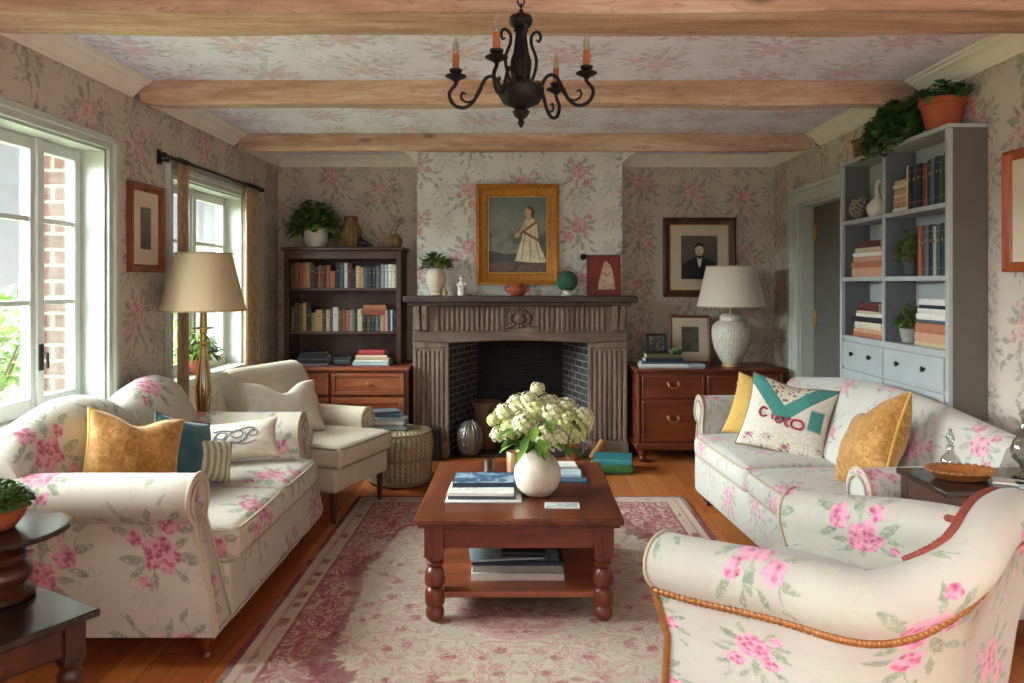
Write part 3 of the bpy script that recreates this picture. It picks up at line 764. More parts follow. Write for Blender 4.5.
arch = [(XL, OT + .02), (OL, OT)] + [(lerp(OL, OR, i/16), OT + .02*math.sin(PI*i/16)) for i in range(1, 16)] + [(OR, OT), (XR_, OT + .02), (XR_, OT + .085), (XL, OT + .085)]
m.prism(arch, YF - .03, CB - .002)
m.build('lintel', M['mantel_x'], t, bevel=.008)
m = MB(); m.box(XL, XR_, YF + .0, CB - .002, OT + .08, FT + .01)
xs = XL + .18; n = 34; sw = (XR_ - XL - .36) / n
for i in range(n):
    x = xs + i*sw
    if abs(x + sw/2 - (XL + XR_)/2) < .12: continue
    m.box(x + sw*.18, x + sw*.82, YF - .02, YF, OT + .1, FT - .015)
m.build('frieze', M['mantel_z'], t, bevel=.005)
m = MB(); cxm = (XL + XR_)/2; czm = (OT + .09 + FT)/2 
m.ell((cxm, YF - .004, czm), (.05, .03, .05))
for i in range(14):
    a = 2*PI*i/14; m.ell((cxm + .07*math.cos(a)*1.15, YF - .002, czm + .06*math.sin(a)), (.022, .02, .022), 10, 6)
for s_ in (-1, 1):
    m.tube(catmull([(cxm + s_*.05, YF - .01, czm - .04), (cxm + s_*.11, YF - .012, czm - .075), (cxm + s_*.16, YF - .01, czm - .06), (cxm + s_*.2, YF - .008, czm - .085)]), [.012]*18 + [.004], 6)
m.build('carved_rosette', M['mantel_x'], t)
for s_, x in ((-1, XL + .07), (1, XR_ - .07)):
    for dx in (-.03, .03):
        pr = [(YF, FT), (YF - .075, FT), (YF - .075, FT - .04), (YF - .05, FT - .1), (YF - .025, FT - .15), (YF - .03, FT - .2), (YF, FT - .215)]
        m = MB(); m.loft([[(x + dx - .022, a, b_) for a, b_ in pr], [(x + dx + .022, a, b_) for a, b_ in pr]]); m.build('corbel', M['mantel_z'], t, bevel=.006)
m = MB(); m.box(PX(403, 5.98), PX(638, 5.98), 5.965, CB - .002, MT - .05, MT); m.box(XL - .03, XR_ + .03, YF - .085, CB - .002, FT - .005, MT - .048)
m.build('mantel_shelf', M['mantel_dark'], t, bevel=.008)
# splayed firebox
f = MB(); A = [(OL + .0, YF + .02), (-.40, 6.66), (.36, 6.66), (OR, YF + .02)]
for i in (0, 2):
    (xa, ya), (xb, yb) = A[i], A[i+1]; L = math.hypot(xb - xa, yb - ya)
    f.add([(xa, ya, 0), (xb, yb, 0), (xb, yb, 1.0), (xa, ya, 1.0)], [(0, 1, 2, 3)], [[(0, 0), (L, 0), (L, 1), (0, 1)]])
f.add([(A[0][0], A[0][1], 1.0), (A[1][0], A[1][1], 1.0), (A[2][0], A[2][1], 1.0), (A[3][0], A[3][1], 1.0)], [(0, 1, 2, 3)])
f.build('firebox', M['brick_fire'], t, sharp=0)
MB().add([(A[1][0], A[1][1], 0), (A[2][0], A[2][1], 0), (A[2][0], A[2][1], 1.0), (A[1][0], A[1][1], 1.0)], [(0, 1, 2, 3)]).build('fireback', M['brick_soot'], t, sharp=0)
MB().box(OL, OR, YF - .03, 6.66, .001, .02).build('hearth', plain('#2b2624', .9, 0, .3, 10, .4), t)
# ------------------------------------------------------------------ upholstery helpers
def rbox(mb, c, s, r=.04, crown=0., n=10, M_=None, mi=0, crown_front=0.):
    """soft rounded block: a subdivided box pulled onto a rounded-box surface, top and front crowned"""
    hx, hy, hz = s[0]/2, s[1]/2, s[2]/2
    def cr(u): return max(-1, min(1, u))
    def samples(h):
        a = [-h, -h + r*.3, -h + r*.65, -h + r]; k = max(3, int((2*h - 2*r) / .06))
        return a + [lerp(-h + r, h - r, i/k) for i in range(1, k)] + [h - r, h - r*.65, h - r*.3, h]
    ax, ay, az = samples(hx), samples(hy), samples(hz)
    def place(x, y, z):
        q = V3((max(-hx + r, min(hx - r, x)), max(-hy + r, min(hy - r, y)), max(-hz + r, min(hz - r, z))))
        d = V3((x, y, z)) - q
        p = q + (d.normalized() * r if d.length > 1e-6 else d)
        bx, by, bz = 1 - (p.x/hx)**2, 1 - (p.y/hy)**2, 1 - (p.z/hz)**2
        p.z += (crown * max(0, bx)**.5 * max(0, by)**.5) * (1 if p.z > 0 else -.2) * min(1, abs(p.z/hz))
        p.y -= crown_front * max(0, bx)**.5 * max(0, bz) * (1 if p.y < 0 else 0)
        return p + V3(c)
    def face(A, B, f, flip):
        na, nb = len(A), len(B)
        vs = [place(*f(a, b)) for b in B for a in A]; fs = []
        for j in range(nb - 1):
            for i in range(na - 1):
                k = j*na + i; q = (k, k+1, k+na+1, k+na); fs.append(q[::-1] if flip else q)
        mb.add(vs, fs, None, mi, M_)
    face(ax, ay, lambda a, b: (a, b, hz), False); face(ax, ay, lambda a, b: (a, b, -hz), True)
    face(ax, az, lambda a, b: (a, -hy, b), False); face(ax, az, lambda a, b: (a, hy, b), True)
    face(ay, az, lambda a, b: (hx, a, b), False); face(ay, az, lambda a, b: (-hx, a, b), True)
    return place
def piping_loop(mb, pts, r=.006, closed=True): mb.tube(pts, r, 6, closed)

def turned_leg(h, r=.03):
    return [(r*.55, 0), (r*.8, .006), (r*.75, h*.14), (r*.6, h*.2), (r*.75, h*.3), (r*1.15, h*.62), (r*1.2, h*.75), (r*.9, h*.82), (r*1.25, h*.88), (r*1.25, h)]

def arm_profile(hz, ro, wid, low, foot=.0):
    """outline of a rolled arm seen from the front; u>0 is the outer side"""
    cz = hz - ro; cu = .02; P = []
    P.append((wid/2 + foot, low)); P.append((wid/2 + foot*.6, low + (cz - low)*.3)); P.append((wid/2 - .004, low + (cz - low)*.62)); P.append((wid/2 - .012, cz - ro*.95))
    for i in range(13):
        a = -PI*.28 + (PI*1.45) * i / 12
        P.append((cu + ro*math.cos(a), cz + ro*math.sin(a)))
    P.append((-wid/2 + .012, cz - ro*.9)); P.append((-wid/2, low + (cz - low)*.6)); P.append((-wid/2, low))
    return P
def rolled_arm(root, name, x, side, y0, y1, hz, ro, wid, low, mat, pipe, foot=0., sweep=0.):
    """arm running front (y0) to back (y1) at lateral position x; side=+1 means outer faces +x"""
    P = arm_profile(hz, ro, wid, low, foot); n = 8; rings = []
    cxp = sum(p[0] for p in P)/len(P); czp = sum(p[1] for p in P)/len(P)
    def ring(y, ins):
        R = []
        for u, z in P:
            d = V3((u - cxp, z - czp)).normalized() if False else None
            du, dz = u - cxp, z - czp; L = math.hypot(du, dz); k = (L - ins)/L
            zz = czp + dz*k
            R.append((x + side*(cxp + du*k), y + sweep*smoothstep(low + .03, hz*.78, zz)*max(0, 1 - (y - y0)/(y1 - y0)), zz))
        return R if side > 0 else R[::-1]
    ys = [(y0, .02), (y0 - .006, .012), (y0 - .004, .004), (y0 + .01, 0)] + [(lerp(y0 + .01, y1, i/n), 0) for i in range(1, n + 1)]
    m = MB(); m.loft([ring(y, i) for y, i in ys])
    a = m.build(name, mat, root, sharp=50)
    m = MB(); path = ring(y0 + .004, .0); path2 = path if side > 0 else path[::-1]
    m.tube(path2, .007, 6)
    inner = [(p[0], p[1] - .008, p[2]) for p in ring(y0, .028)]
    m.tube(inner if side > 0 else inner[::-1], .005, 6, True)
    m.build('piping', pipe, a)
    return a

def sofa_back(root, W, y_f, y_b, low, top, bulge, mat, rake=.06, roll=.07, n=60, name='backrest'):
    """camel back: top(x) height, bulge(x) forward fullness"""
    rings = []
    for i in range(n + 1):
        x = -W/2 + W*i/n; e = min(i, n - i); k = 1 - .5*max(0, 1 - e/2.)**2
        T = top(x); b = bulge(x) * k; r = roll
        P = [(y_b - .01, low), (y_b, low + .15), (y_b, T - r*1.6), (y_b + .02*k, T - r), (y_b + .012, T - r*.45), (y_b - r*.35, T - .008), (y_b - r*.9, T), (y_b - r*1.5, T - r*.16), (y_b - r*2. - b*.2, T - r*.6),
             (y_b - r*2.1 - rake*.3 - b*.6, T - r*1.5), (lerp(y_b - r*2, y_f, .4) - b, lerp(T, .45, .5)), (y_f - b*.9, .5), (y_f, .38), (y_f, low)]
        rings.append([(x, a, z) for a, z in P])
    m = MB(); m.loft(rings)
    o = m.build(name, mat, root, sharp=60)
    return o

def seat_cushion(root, x0, x1, y0, y1, z0, z1, mat, pipe, crown=.025, r=.035, cf=.02, name='seat_cushion'):
    m = MB(); c = ((x0 + x1)/2, (y0 + y1)/2, (z0 + z1)/2); s = (x1 - x0, y1 - y0, z1 - z0)
    rbox(m, c, s, r, crown, crown_front=cf)
    o = m.build(name, mat, root, sharp=0)
    m = MB()
    for z, sg in ((z1 - r*.25, 1), (z0 + r*.25, -1)):
        hx, hy = s[0]/2 - r*.22, s[1]/2 - r*.22; P = []
        k = 12
        for i in range(k): P.append((lerp(-hx + r, hx - r, i/(k-1)), -hy))
        for i in range(k): P.append((hx, lerp(-hy + r, hy - r, i/(k-1))))
        for i in range(k): P.append((lerp(hx - r, -hx + r, i/(k-1)), hy))
        for i in range(k): P.append((-hx, lerp(hy - r, -hy + r, i/(k-1))))
        P = [(c[0] + a, c[1] + b - cf*.55*max(0, 1 - (a/(hx))**2)**.5*(1 if b < -hy*.98 else 0), z) for a, b in P]
        m.tube(P, .006, 6, True)
    m.build('piping', pipe, o)
    return o

# ------------------------------------------------------------------ left sofa (faces the coffee table)
t = thing('sofa', 'cream sofa with pink roses under the left windows, two-humped back and rolled arms', 'sofa', (-1.565, 3.46, 0), PI/2)
SL = t; W, Dp = 1.44, .93; F0, B0 = -Dp/2, Dp/2
mt, pp = M['sofa_left'], M['piping']
for side in (-1, 1):
    rolled_arm(t, 'arm', side*(W/2 - .075), side, F0 + .02, B0 - .06, .70, .092, .13, .115, mt, pp, .012, .085)
def topL(x):
    g = lambda c, s: math.exp(-((x - c)/s)**2)
    return .81 + .115*g(-.26, .36) + .115*g(.47, .30) - .04*g(.12, .08) - .07*smoothstep(.62, .72, abs(x))
def bulL(x):
    g = lambda c, s: math.exp(-((x - c)/s)**2)
    return .06*g(-.26, .28) + .06*g(.46, .26)
sofa_back(t, W - .03, .13, B0 - .02, .115, topL, bulL, mt)
m = MB(); m.tube([(.12, .13 + (B0 - .16 - .13)*k/10 - .004, .5 + k*.033) for k in range(10)], .006, 6)
m.build('back_seam', pp, t)
m = MB(); rbox(m, (0, -.06, .225), (W - .27, Dp - .16, .22), .02)
rail = m.build('seat_base', mt, t, sharp=0)
MB().tube([(-W/2 + .14, F0 + .018, .122), (W/2 - .14, F0 + .018, .122)], .006, 6).build('piping', pp, rail)
for a, b in ((-W/2 + .145, -.003), (.003, W/2 - .145)):
    seat_cushion(t, a, b, F0 + .0, .17, .335, .465, mt, pp, .03)
for sx in (-1, 1):
    for y in (F0 + .09, B0 - .09):
        MB().lathe(turned_leg(.118), 18).build('leg', M['mahogany_z'], t, loc=(sx*(W/2 - .09), y, 0))

# ------------------------------------------------------------------ right sofa, turned slightly
ang = -PI/2 + math.radians(4.3)
SRc = (1.545, 3.88)
t = thing('sofa', 'pale floral sofa along the right wall in front of the blue-grey bookcase', 'sofa', (SRc[0], SRc[1], 0), ang)
SR = t; W, Dp = 2.0, .77; F0, B0 = -Dp/2, Dp/2
mt = M['sofa_right']
for side in (-1, 1):
    rolled_arm(t, 'arm', side*(W/2 - .075), side, F0 + (.075 if side > 0 else .04), B0 - .05, .69, .088, .12, .10, mt, pp, .0)
def topR(x): return .80 + .085*math.cos(x/(W/2)*PI*.5)**1.2 if abs(x) < W/2 else .8
sofa_back(t, W - .02, .115, B0, .10, topR, lambda x: .03*math.exp(-(x/.7)**2), mt, rake=.05, roll=.062)
m = MB(); rbox(m, (0, -.06, .20), (W - .1, Dp - .14, .24), .03)
m.build('seat_base', mt, t, sharp=0)
for a, b in ((-W/2 + .125, -.003), (.003, W/2 - .125)):
    seat_cushion(t, a, b, F0 - .01, .14, .325, .455, mt, pp, .028, cf=.03)
for sx in (-1, 1):
    for y in (F0 + .08, B0 - .08):
        MB().lathe(turned_leg(.1, .026), 16).build('leg', M['mahogany_z'], t, loc=(sx*(W/2 - .1), y, 0))

# ------------------------------------------------------------------ floral armchair in the right foreground, seen from behind its arm
# local frame: faces -y, x to its left-hand side; turned so that it looks towards the fireplace
CH_D = V3((-.65, .76)); ang = math.atan2(CH_D.y, CH_D.x) + PI/2
t = thing('armchair', 'floral armchair with gilt-edged roll arms turned toward the coffee table, right foreground', 'armchair', (.955, 2.25, .0115), ang)
CH = t; mt = M['sofa_chair']
hw, fy, by, cr = .36, -.37, .32, .17            # centreline of the wrap-around arm and back
path = []
for i in range(9): path.append((-hw, lerp(fy, by - cr, i/9)))
for i in range(13): a = PI - (PI/2)*i/12; path.append((-hw + cr + cr*math.cos(a), by - cr + cr*math.sin(a)))
for i in range(1, 9): path.append((lerp(-hw + cr, hw - cr, i/9), by))
for i in range(13): a = PI/2 - (PI/2)*i/12; path.append((hw - cr + cr*math.cos(a), by - cr + cr*math.sin(a)))
for i in range(1, 10): path.append((hw, lerp(by - cr, fy, i/9)))
rings, edge, inner, NP = [], [], [], len(path)
def ch_h(i):
    x, y = path[i]; s_ = smoothstep(hw - .01, .10, abs(x))
    return .64 + .055*smoothstep(fy, by - cr, y) + .17*s_
hts = [ch_h(i) for i in range(NP)]
for _ in range(4): hts = [hts[0]] + [(hts[i-1] + 2*hts[i] + hts[i+1])/4 for i in range(1, NP - 1)] + [hts[-1]]
for i, (x, y) in enumerate(path):
    a = path[max(i-1, 0)]; b = path[min(i+1, NP-1)]; tx, ty = b[0]-a[0], b[1]-a[1]; L = math.hypot(tx, ty); nx, ny = -ty/L, tx/L   # outward
    h = hts[i]; back = smoothstep(.66, .82, h); ro = lerp(.085, .065, back); low = .1; P = []
    lean = .10*back*1.
    cu, cz = .012 + lean, h - ro
    for u, z in ((.045, low), (.05, low + .12), (.052 + lean*.3, lerp(low, cz, .55)), (.052 + lean*.75, cz - ro*1.02)): P.append((u, z))
    for k in range(13):
        q = -PI*.30 + PI*1.42*k/12
        P.append((cu + ro*math.cos(q), cz + ro*math.sin(q)))
    P += [(-.05 + lean*.6, cz - ro*1.0), (-.055 + lean*.2, lerp(.36, cz, .4)), (-.06, .33), (-.05, low)]
    rings.append([(x + nx*u, y + ny*u, z) for u, z in P])
    edge.append(V3((x + nx*(.058 + lean*.8), y + ny*(.058 + lean*.8), cz - ro*.93)))
    inner.append(V3((x + nx*(cu - ro*.75), y + ny*(cu - ro*.75), cz + ro*.72)))
for i in list(range(10)) + list(range(NP - 10, NP)):   # arm fronts curve back below the roll
    w_ = max(0, 1 - min(i, NP - 1 - i)/10.)
    rings[i] = [(p[0], p[1] + w_*(.055*(1 - smoothstep(.36, .5, p[2])) - .03*(1 - smoothstep(.08, .3, p[2]))), p[2]) for p in rings[i]]
def inset(R, d, dy):
    c = sum((V3(p) for p in R), V3((0, 0, 0)))/len(R); out = []
    for p in R:
        v = V3(p) - c; out.append(c + v*((v.length - d)/v.length) + V3((0, dy, 0)))
    return out
RR = [inset(rings[0], .022, -.002), inset(rings[0], .01, -.010), inset(rings[0], .002, -.006)] + rings + [inset(rings[-1], .002, -.006), inset(rings[-1], .01, -.010), inset(rings[-1], .022, -.002)]
m = MB(); m.loft(RR); m.build('arms_and_back', mt, t, sharp=60)
m = MB(); m.tube(edge, .0085, 8)
for i in range(len(edge) - 1):
    for k in range(3):
        p = edge[i].lerp(edge[i+1], k/3.); m.ell(p, (.0125, .0125, .0115), 8, 5)
m.build('gilt_beading', M['gilt'], t)
ii = [i for i in range(NP) if hts[i] > .695 and i < NP*.66]
m = MB(); m.tube([inner[i] for i in ii], .011, 8)
for i in ii[:-1]:
    for k in range(3):
        p = inner[i].lerp(inner[i+1], k/3.); m.ell(p, (.0135, .0135, .012), 6, 4)
m.build('rope_trim', M['rope_red'], t)
for e in (0, -1):                                       # gilt strip down each arm front and piping round the scroll
    R = [V3(p) for p in rings[e]]
    if e == -1: pass
    out_ = R[:5]
    m = MB(); m.tube([p + V3((0, -.006, 0)) for p in out_], [.014, .013, .012, .012, .009], 8)
    m.build('gilt_strip', M['gilt'], t)
    m = MB(); m.tube([V3(p) + V3((0, -.004, 0)) for p in R], .006, 6); m.build('piping', M['piping'], t)
m = MB(); rbox(m, (0, -.03, .215), (2*hw - .1, .62, .21), .03); m.build('seat_base', mt, t, sharp=0)
seat_cushion(t, -hw + .062, hw - .062, fy - .02, by - .12, .322, .45, mt, pp, .03)
m = MB()
rings_b = []
for i in range(21):
    x = lerp(-.24, .24, i/20); e = max(0, 1 - min(i, 20 - i)/3.)
    rings_b.append([(x, by - .055 - .02*(1-e), .46), (x, by - .12 - .03*(1-e), .52), (x, by - .10 - .05*(1-e), .66), (x, by - .03 - .03*(1-e), .82 - .05*e), (x, by + .01, .84 - .06*e), (x, by + .0, .6)])
for sx in (-1, 1):
    for y in (fy + .06, by - .06):
        MB().lathe(turned_leg(.105, .026), 16).build('leg', M['mahogany_z'], t, loc=(sx*(hw - .03), y, 0))

# ------------------------------------------------------------------ plain oat armchair behind the left sofa
d = V3((.94, -.34)).normalized(); ang = math.atan2(d.y, d.x) + PI/2
t = thing('armchair', 'plain oat-coloured armchair with tapered wooden legs beside the dark bookcase', 'armchair', (-1.29, 4.71, .0115), ang)
CC = t; mt = M['linen']
m = MB(); rb = []
for i in range(25):
    x = lerp(-.34, .34, i/24); e = max(0, 1 - min(i, 24 - i)/2.); k = 1 - e*e*.4; Tt = .875 - .012*e
    rb.append([(x, .30, .2), (x, .37, .55), (x, .455, Tt - .04), (x, .44, Tt - .006), (x, .405*1, Tt), (x, .37 - .01*k, Tt - .02), (x, .335 - .02*k, Tt - .07), (x, .25 - .035*k, .62), (x, .19 - .02*k, .40), (x, .20, .2)])
m.loft(rb); bk = m.build('backrest', mt, t, sharp=60)
m = MB()
for sx in (-.335, .335):
    m.tube([(sx, .37 + .06*k/6 - .02, .55 + .048*k) for k in range(7)], .005, 6)
m.build('piping', M['piping'], bk)
for side in (-1, 1):
    rolled_arm(t, 'arm', side*.325, side, -.16, .34, .575, .08, .115, .2, mt, M['piping'], 0)
m = MB(); rbox(m, (0, -.04, .255), (.60, .60, .15), .025); sb = m.build('seat_base', mt, t, sharp=0)
seat_cushion(t, -.305, .305, -.37, .2, .325, .445, mt, M['piping_brown'], .02, .03, .015)
for sx in (-1, 1):
    for y in (-.30, .26):
        MB().lathe([(.013, 0), (.022, .19), (.022, .2)], 12).build('leg', M['walnut_z'], t, loc=(sx*.26, y, 0))

# ------------------------------------------------------------------ cushions
def pillow_fn(w, h, th, dent=0., pinch=.09, sd=0):
    def fn(u, v, s):
        x = w/2*u*(1 - pinch*(1 - v*v)); z = h/2*v*(1 - pinch*(1 - u*u))
        if dent: z -= dent*math.exp(-(u/.38)**2)*max(0, v)**2
        e = max(0, (1 - u*u))*max(0, (1 - v*v))
        y = th/2*e**.42*(1 + .16*mnoise.noise((u*1.7 + sd, v*1.7, s))) + .006*mnoise.noise((u*5 + sd, v*5, s*2))*e**.3
        if dent: y *= 1 - .3*math.exp(-(u/.3)**2)*max(0, v)
        return V3((x, s*y, z))
    return fn
def pillow(name, label, loc, rot, w, h, th, mat, pipe, dent=0., sd=0, back=None, pr=.006, group='throw cushions', pinch=.09):
    t = thing(name, label, 'cushion', loc, rot, group); fn = pillow_fn(w, h, th, dent, pinch, sd)
    m = MB(); N = 24
    us = [math.sin(PI/2*(2*i/N - 1)) for i in range(N + 1)]
    for s_ in (-1, 1):
        vs = [fn(u, v, s_) for v in us for u in us]; fs, uv = [], []
        for j in range(N):
            for i in range(N):
                a = j*(N+1) + i; q = (a, a+1, a+N+2, a+N+1); z = [(us[i], us[j]), (us[i+1], us[j]), (us[i+1], us[j+1]), (us[i], us[j+1])]
                if s_ > 0: q = q[::-1]; z = z[::-1]
                fs.append(q); uv.append([(a_*.5 + .5, b_*.5 + .5) for a_, b_ in z])
        m.add(vs, fs, uv, 1 if (back and s_ > 0) else 0)
    m.build('cover', [mat, back] if back else mat, t, sharp=0)
    if pipe:
        P = [fn(u, -1, 1) for u in us] + [fn(1, v, 1) for v in us[1:]] + [fn(u, 1, 1) for u in us[-2::-1]] + [fn(-1, v, 1) for v in us[-2:0:-1]]
        MB().tube([p*1.0 for p in P], pr, 6, True).build('piping', pipe, t)
    return t, fn
def chevron_mat():
    g = G('chevron_cushion'); uv = g.coord('UV'); u, v, _ = g.sep(uv)
    n = g.noise(uv, 40., 2) - .5
    ch = v - (u - .45).abs()*1.15 + n*.03                 # V-shaped band
    cream = g.ramp(g.noise(uv, 26., 3), [(.3, '#c9beab'), (.7, '#ded6c6')])
    teal = g.ramp(g.noise(uv, 50., 3), [(.3, '#2f7570'), (.7, '#539389')])
    spr = g.vor(uv, 16., 'F1', 0) + n*.3
    trib = g.mix(spr.sstep(.4, .3), '#cfc5b0', g.mix(g.noise(uv, 12., 2).sstep(.45, .55), '#a5583f', '#5a6a55'))
    col = g.mix(ch.sstep(.33, .34), cream, teal)
    col = g.mix(ch.sstep(.62, .63), col, trib)
    spur = (u - .86).abs().sstep(.085, .075) * v.sstep(.66, .62) * v.sstep(.34, .38); col = g.mix(spur, col, teal)
    zz = (ch - .305).abs().sstep(.02, .012); col = g.mix(zz * .8, col, '#d9d2bd')
    b, t_, l, r = use_rose(g, g.vm('SCALE', uv, scale=4.5))
    low = v.sstep(.2, .14)
    col = g.mix(b * low, col, '#a4506a'); col = g.mix(l * low, col, '#7f8a78')
    g.bump(g.noise(uv, 200., 2), .3, .003)
    return g.fin(col, .9)
def script_cushion_mat():
    g = G('script_cushion'); uv = g.coord('UV')
    return g.fin(g.ramp(g.noise(uv, 9., 3), [(.3, '#cbbfab'), (.7, '#d9d0c0')]), .9)
TEAL = plain('#215560', .75, 0, .2, 16, .2, 'teal_velvet', Sheen_Weight=.3)
def stripes():
    g = G('teal_back'); u, v, _ = g.sep(g.coord('UV'))
    return g.fin(g.mix((u*38.).sin().sstep(-.1, .1), '#8d8f7c', '#c8bda4'), .85)
# on the left sofa
pillow('throw_cushion', 'mustard yellow velvet cushion leaning on the left sofa back', (-1.61, 3.105, .68), (math.radians(-20), math.radians(14), math.radians(46)), .39, .38, .16, M['mustard'], M['mustard_pale'], .04, 1)
pillow('throw_cushion', 'teal velvet cushion beside the mustard cushion on the left sofa', (-1.535, 3.385, .635), (math.radians(-12), math.radians(18), math.radians(72)), .35, .33, .15, TEAL, plain('#1b3f48', .8), 0, 2)
pillow('throw_cushion', 'small sage and beige striped cushion between the teal and cream cushions', (-1.44, 3.47, .585), (math.radians(-16), math.radians(14), math.radians(52)), .21, .20, .10, stripes(), None, 0, 9)
tC, fnC = pillow('throw_cushion', 'cream rectangular cushion with grey scrollwork on the left sofa', (-1.46, 3.815, .606), (math.radians(-24), math.radians(-3), math.radians(22)), .42, .20, .13, script_cushion_mat(), plain('#b9a98d', .9), 0, 3)
def on_pillow(t, fn, strokes, r, mat, name, s_=-1):
    m = MB()
    for st in strokes:
        P = [fn(u, v, s_) + V3((0, s_*.002, 0)) for u, v in [(p.x, p.y) for p in catmull([(a, b, 0) for a, b in st], 5)]]
        m.tube(P, r, 5)
    return m.build(name, mat, t)
on_pillow(tC, fnC, [[(-.55, .0), (-.4, .35), (-.2, .3), (-.3, .0), (-.45, .1)], [(-.3, -.2), (-.1, .3), (.1, .45), (.2, .2), (.05, .0), (-.1, .15)], [(.0, -.3), (.2, -.1), (.4, .35), (.55, .3), (.5, .05), (.35, .1)],
                    [(-.6, -.25), (-.4, -.35), (-.1, -.2), (.2, -.35), (.5, -.2)], [(-.5, .45), (-.3, .5), (0, .4), (.3, .55), (.5, .45)], [(-.45, -.1), (-.5, .2)], [(.3, -.05), (.25, .3)]], .003, plain('#6f7686', .9), 'scrollwork')
# on the oat armchair
ca = math.atan2(CC.rotation_euler.z, 1)
pillow('throw_cushion', 'oat linen cushion with a dented top on the plain armchair', (-1.475, 4.635, .645), (math.radians(-30), math.radians(3), CC.rotation_euler.z - .45), .50, .35, .15, M['linen_pillow'], None, .085, 4)
# on the right sofa
ra = SR.rotation_euler.z
pillow('throw_cushion', 'plain yellow cushion tucked behind the teal chevron cushion', (1.44, 4.47, .65), (math.radians(-20), math.radians(12), ra + 1.0), .40, .38, .11, M['mustard_pale'], None, 0, 5)
tV, fnV = pillow('throw_cushion', 'cream cushion with teal chevron and red lettering on the right sofa', (1.485, 4.20, .655), (math.radians(-26), math.radians(10), ra + 1.0), .47, .43, .15, chevron_mat(), plain('#7c705c', .9), .02, 6)
on_pillow(tV, fnV, [[(a - .1, b) for a, b in st_] for st_ in [[(-.38, .02), (-.5, .06), (-.56, -.08), (-.48, -.2), (-.36, -.16)], [(-.24, -.08), (-.2, -.24)], [(-.06, -.1), (-.14, -.2), (-.06, -.3), (.03, -.22), (-.02, -.11)],
                    [(.24, -.1), (.14, -.14), (.13, -.3), (.24, -.33)], [(.30, -.12), (.48, -.1), (.56, -.2), (.5, -.32), (.32, -.33), (.27, -.22), (.3, -.12)]]], .006, plain('#a8324e', .8), 'lettering')
pillow('throw_cushion', 'mustard velvet cushion by the near arm of the right sofa', (1.61, 3.44, .68), (math.radians(-30), math.radians(-24), ra + .02), .44, .40, .22, M['mustard'], M['mustard_pale'], .06, 7)
# ------------------------------------------------------------------ rug
RX0, RX1, RY0, RY1 = -1.075, 1.055, 1.95, 4.92
hx, hy = (RX1 - RX0)/2, (RY1 - RY0)/2
m = MB(); m.box(-hx, hx, -hy, hy, 0, .010)
o = m.build('rug', rug_mat(hx, hy), None, loc=((RX0+RX1)/2, (RY0+RY1)/2, .001))
tag(o, 'faded red and cream patterned rug under the coffee table', 'rug')
RZ = .011

# ------------------------------------------------------------------ coffee table
t = thing('coffee_table', 'square reddish-brown wooden coffee table with turned legs and low shelf', 'coffee table', (-.012, 3.55, RZ))
TW, TD, TH = .43, .495, .436
m = MB(); m.box(-TW, TW, -TD, TD, TH - .028, TH).box(-TW + .012, TW - .012, -TD + .012, TD - .012, TH - .042, TH - .028)
m.build('tabletop', M['mahogany_y'], t, bevel=.008, seg=3)
m = MB(); ax, ay = TW - .075, TD - .06
m.box(-ax, ax, -ay - .012, -ay + .01, TH - .135, TH - .042).box(-ax, ax, ay - .01, ay + .012, TH - .135, TH - .042).box(-ax - .012, -ax + .01, -ay, ay, TH - .135, TH - .042).box(ax - .01, ax + .012, -ay, ay, TH - .135, TH - .042)
m.build('apron', M['mahogany_x'], t, bevel=.003)
MB().box(-ax - .01, ax + .01, -ay - .01, ay + .01, .095, .122).build('lower_shelf', M['cherry_x'], t, bevel=.004)
lp = [(.022, 0), (.034, .012), (.040, .03), (.036, .05), (.027, .062), (.040, .068), (.042, .085), (.042, .12), (.036, .135), (.026, .142), (.040, .152), (.043, .172), (.040, .20), (.031, .218), (.024, .224), (.036, .232), (.038, .24), (.028, .248), (.038, .256), (.04, .268), (.036, .276)]
for sx in (-1, 1):
    for sy in (-1, 1):
        m = MB(); m.lathe(lp, 24); m.box(-.04, .04, -.04, .04, .27, TH - .042)
        m.build('leg', M['mahogany_z'], t, loc=(sx*(ax - .005), sy*(ay - .005), 0))
CTZ = RZ + TH

# ------------------------------------------------------------------ books
PALS = dict(black='#1b1a1b', navy='#1b263b', blue='#3a566f', slate='#4d565e', teal='#2f8287', green='#3f7a3a', dgreen='#2c4a33', olive='#5d5638', brown='#4b3424', rust='#874b31', orange='#a5684a', tan='#a98a61',
            beige='#bda987', cream='#cfc2a6', white='#d6d3cb', grey='#8f918e', maroon='#552324', red='#9c2f2c', pink='#c08f86', pale='#a9bcc2', peach='#bd8f74', gold='#8f7a4c')
WORD = dict(dgreen='dark green', pale='pale blue', navy='navy', tan='tan')
def cov(c): return plain(PALS[c], .6, 0, .12, 25, 0, 'cover_' + c)
NTH = ['first', 'second', 'third', 'fourth', 'fifth', 'sixth', 'seventh', 'eighth', 'ninth', 'tenth', 'eleventh', 'twelfth', 'thirteenth', 'fourteenth', 'fifteenth', 'sixteenth', 'seventeenth', 'eighteenth', 'nineteenth',
       'twentieth', 'twenty-first', 'twenty-second', 'twenty-third', 'twenty-fourth', 'twenty-fifth', 'twenty-sixth', 'twenty-seventh', 'twenty-eighth']
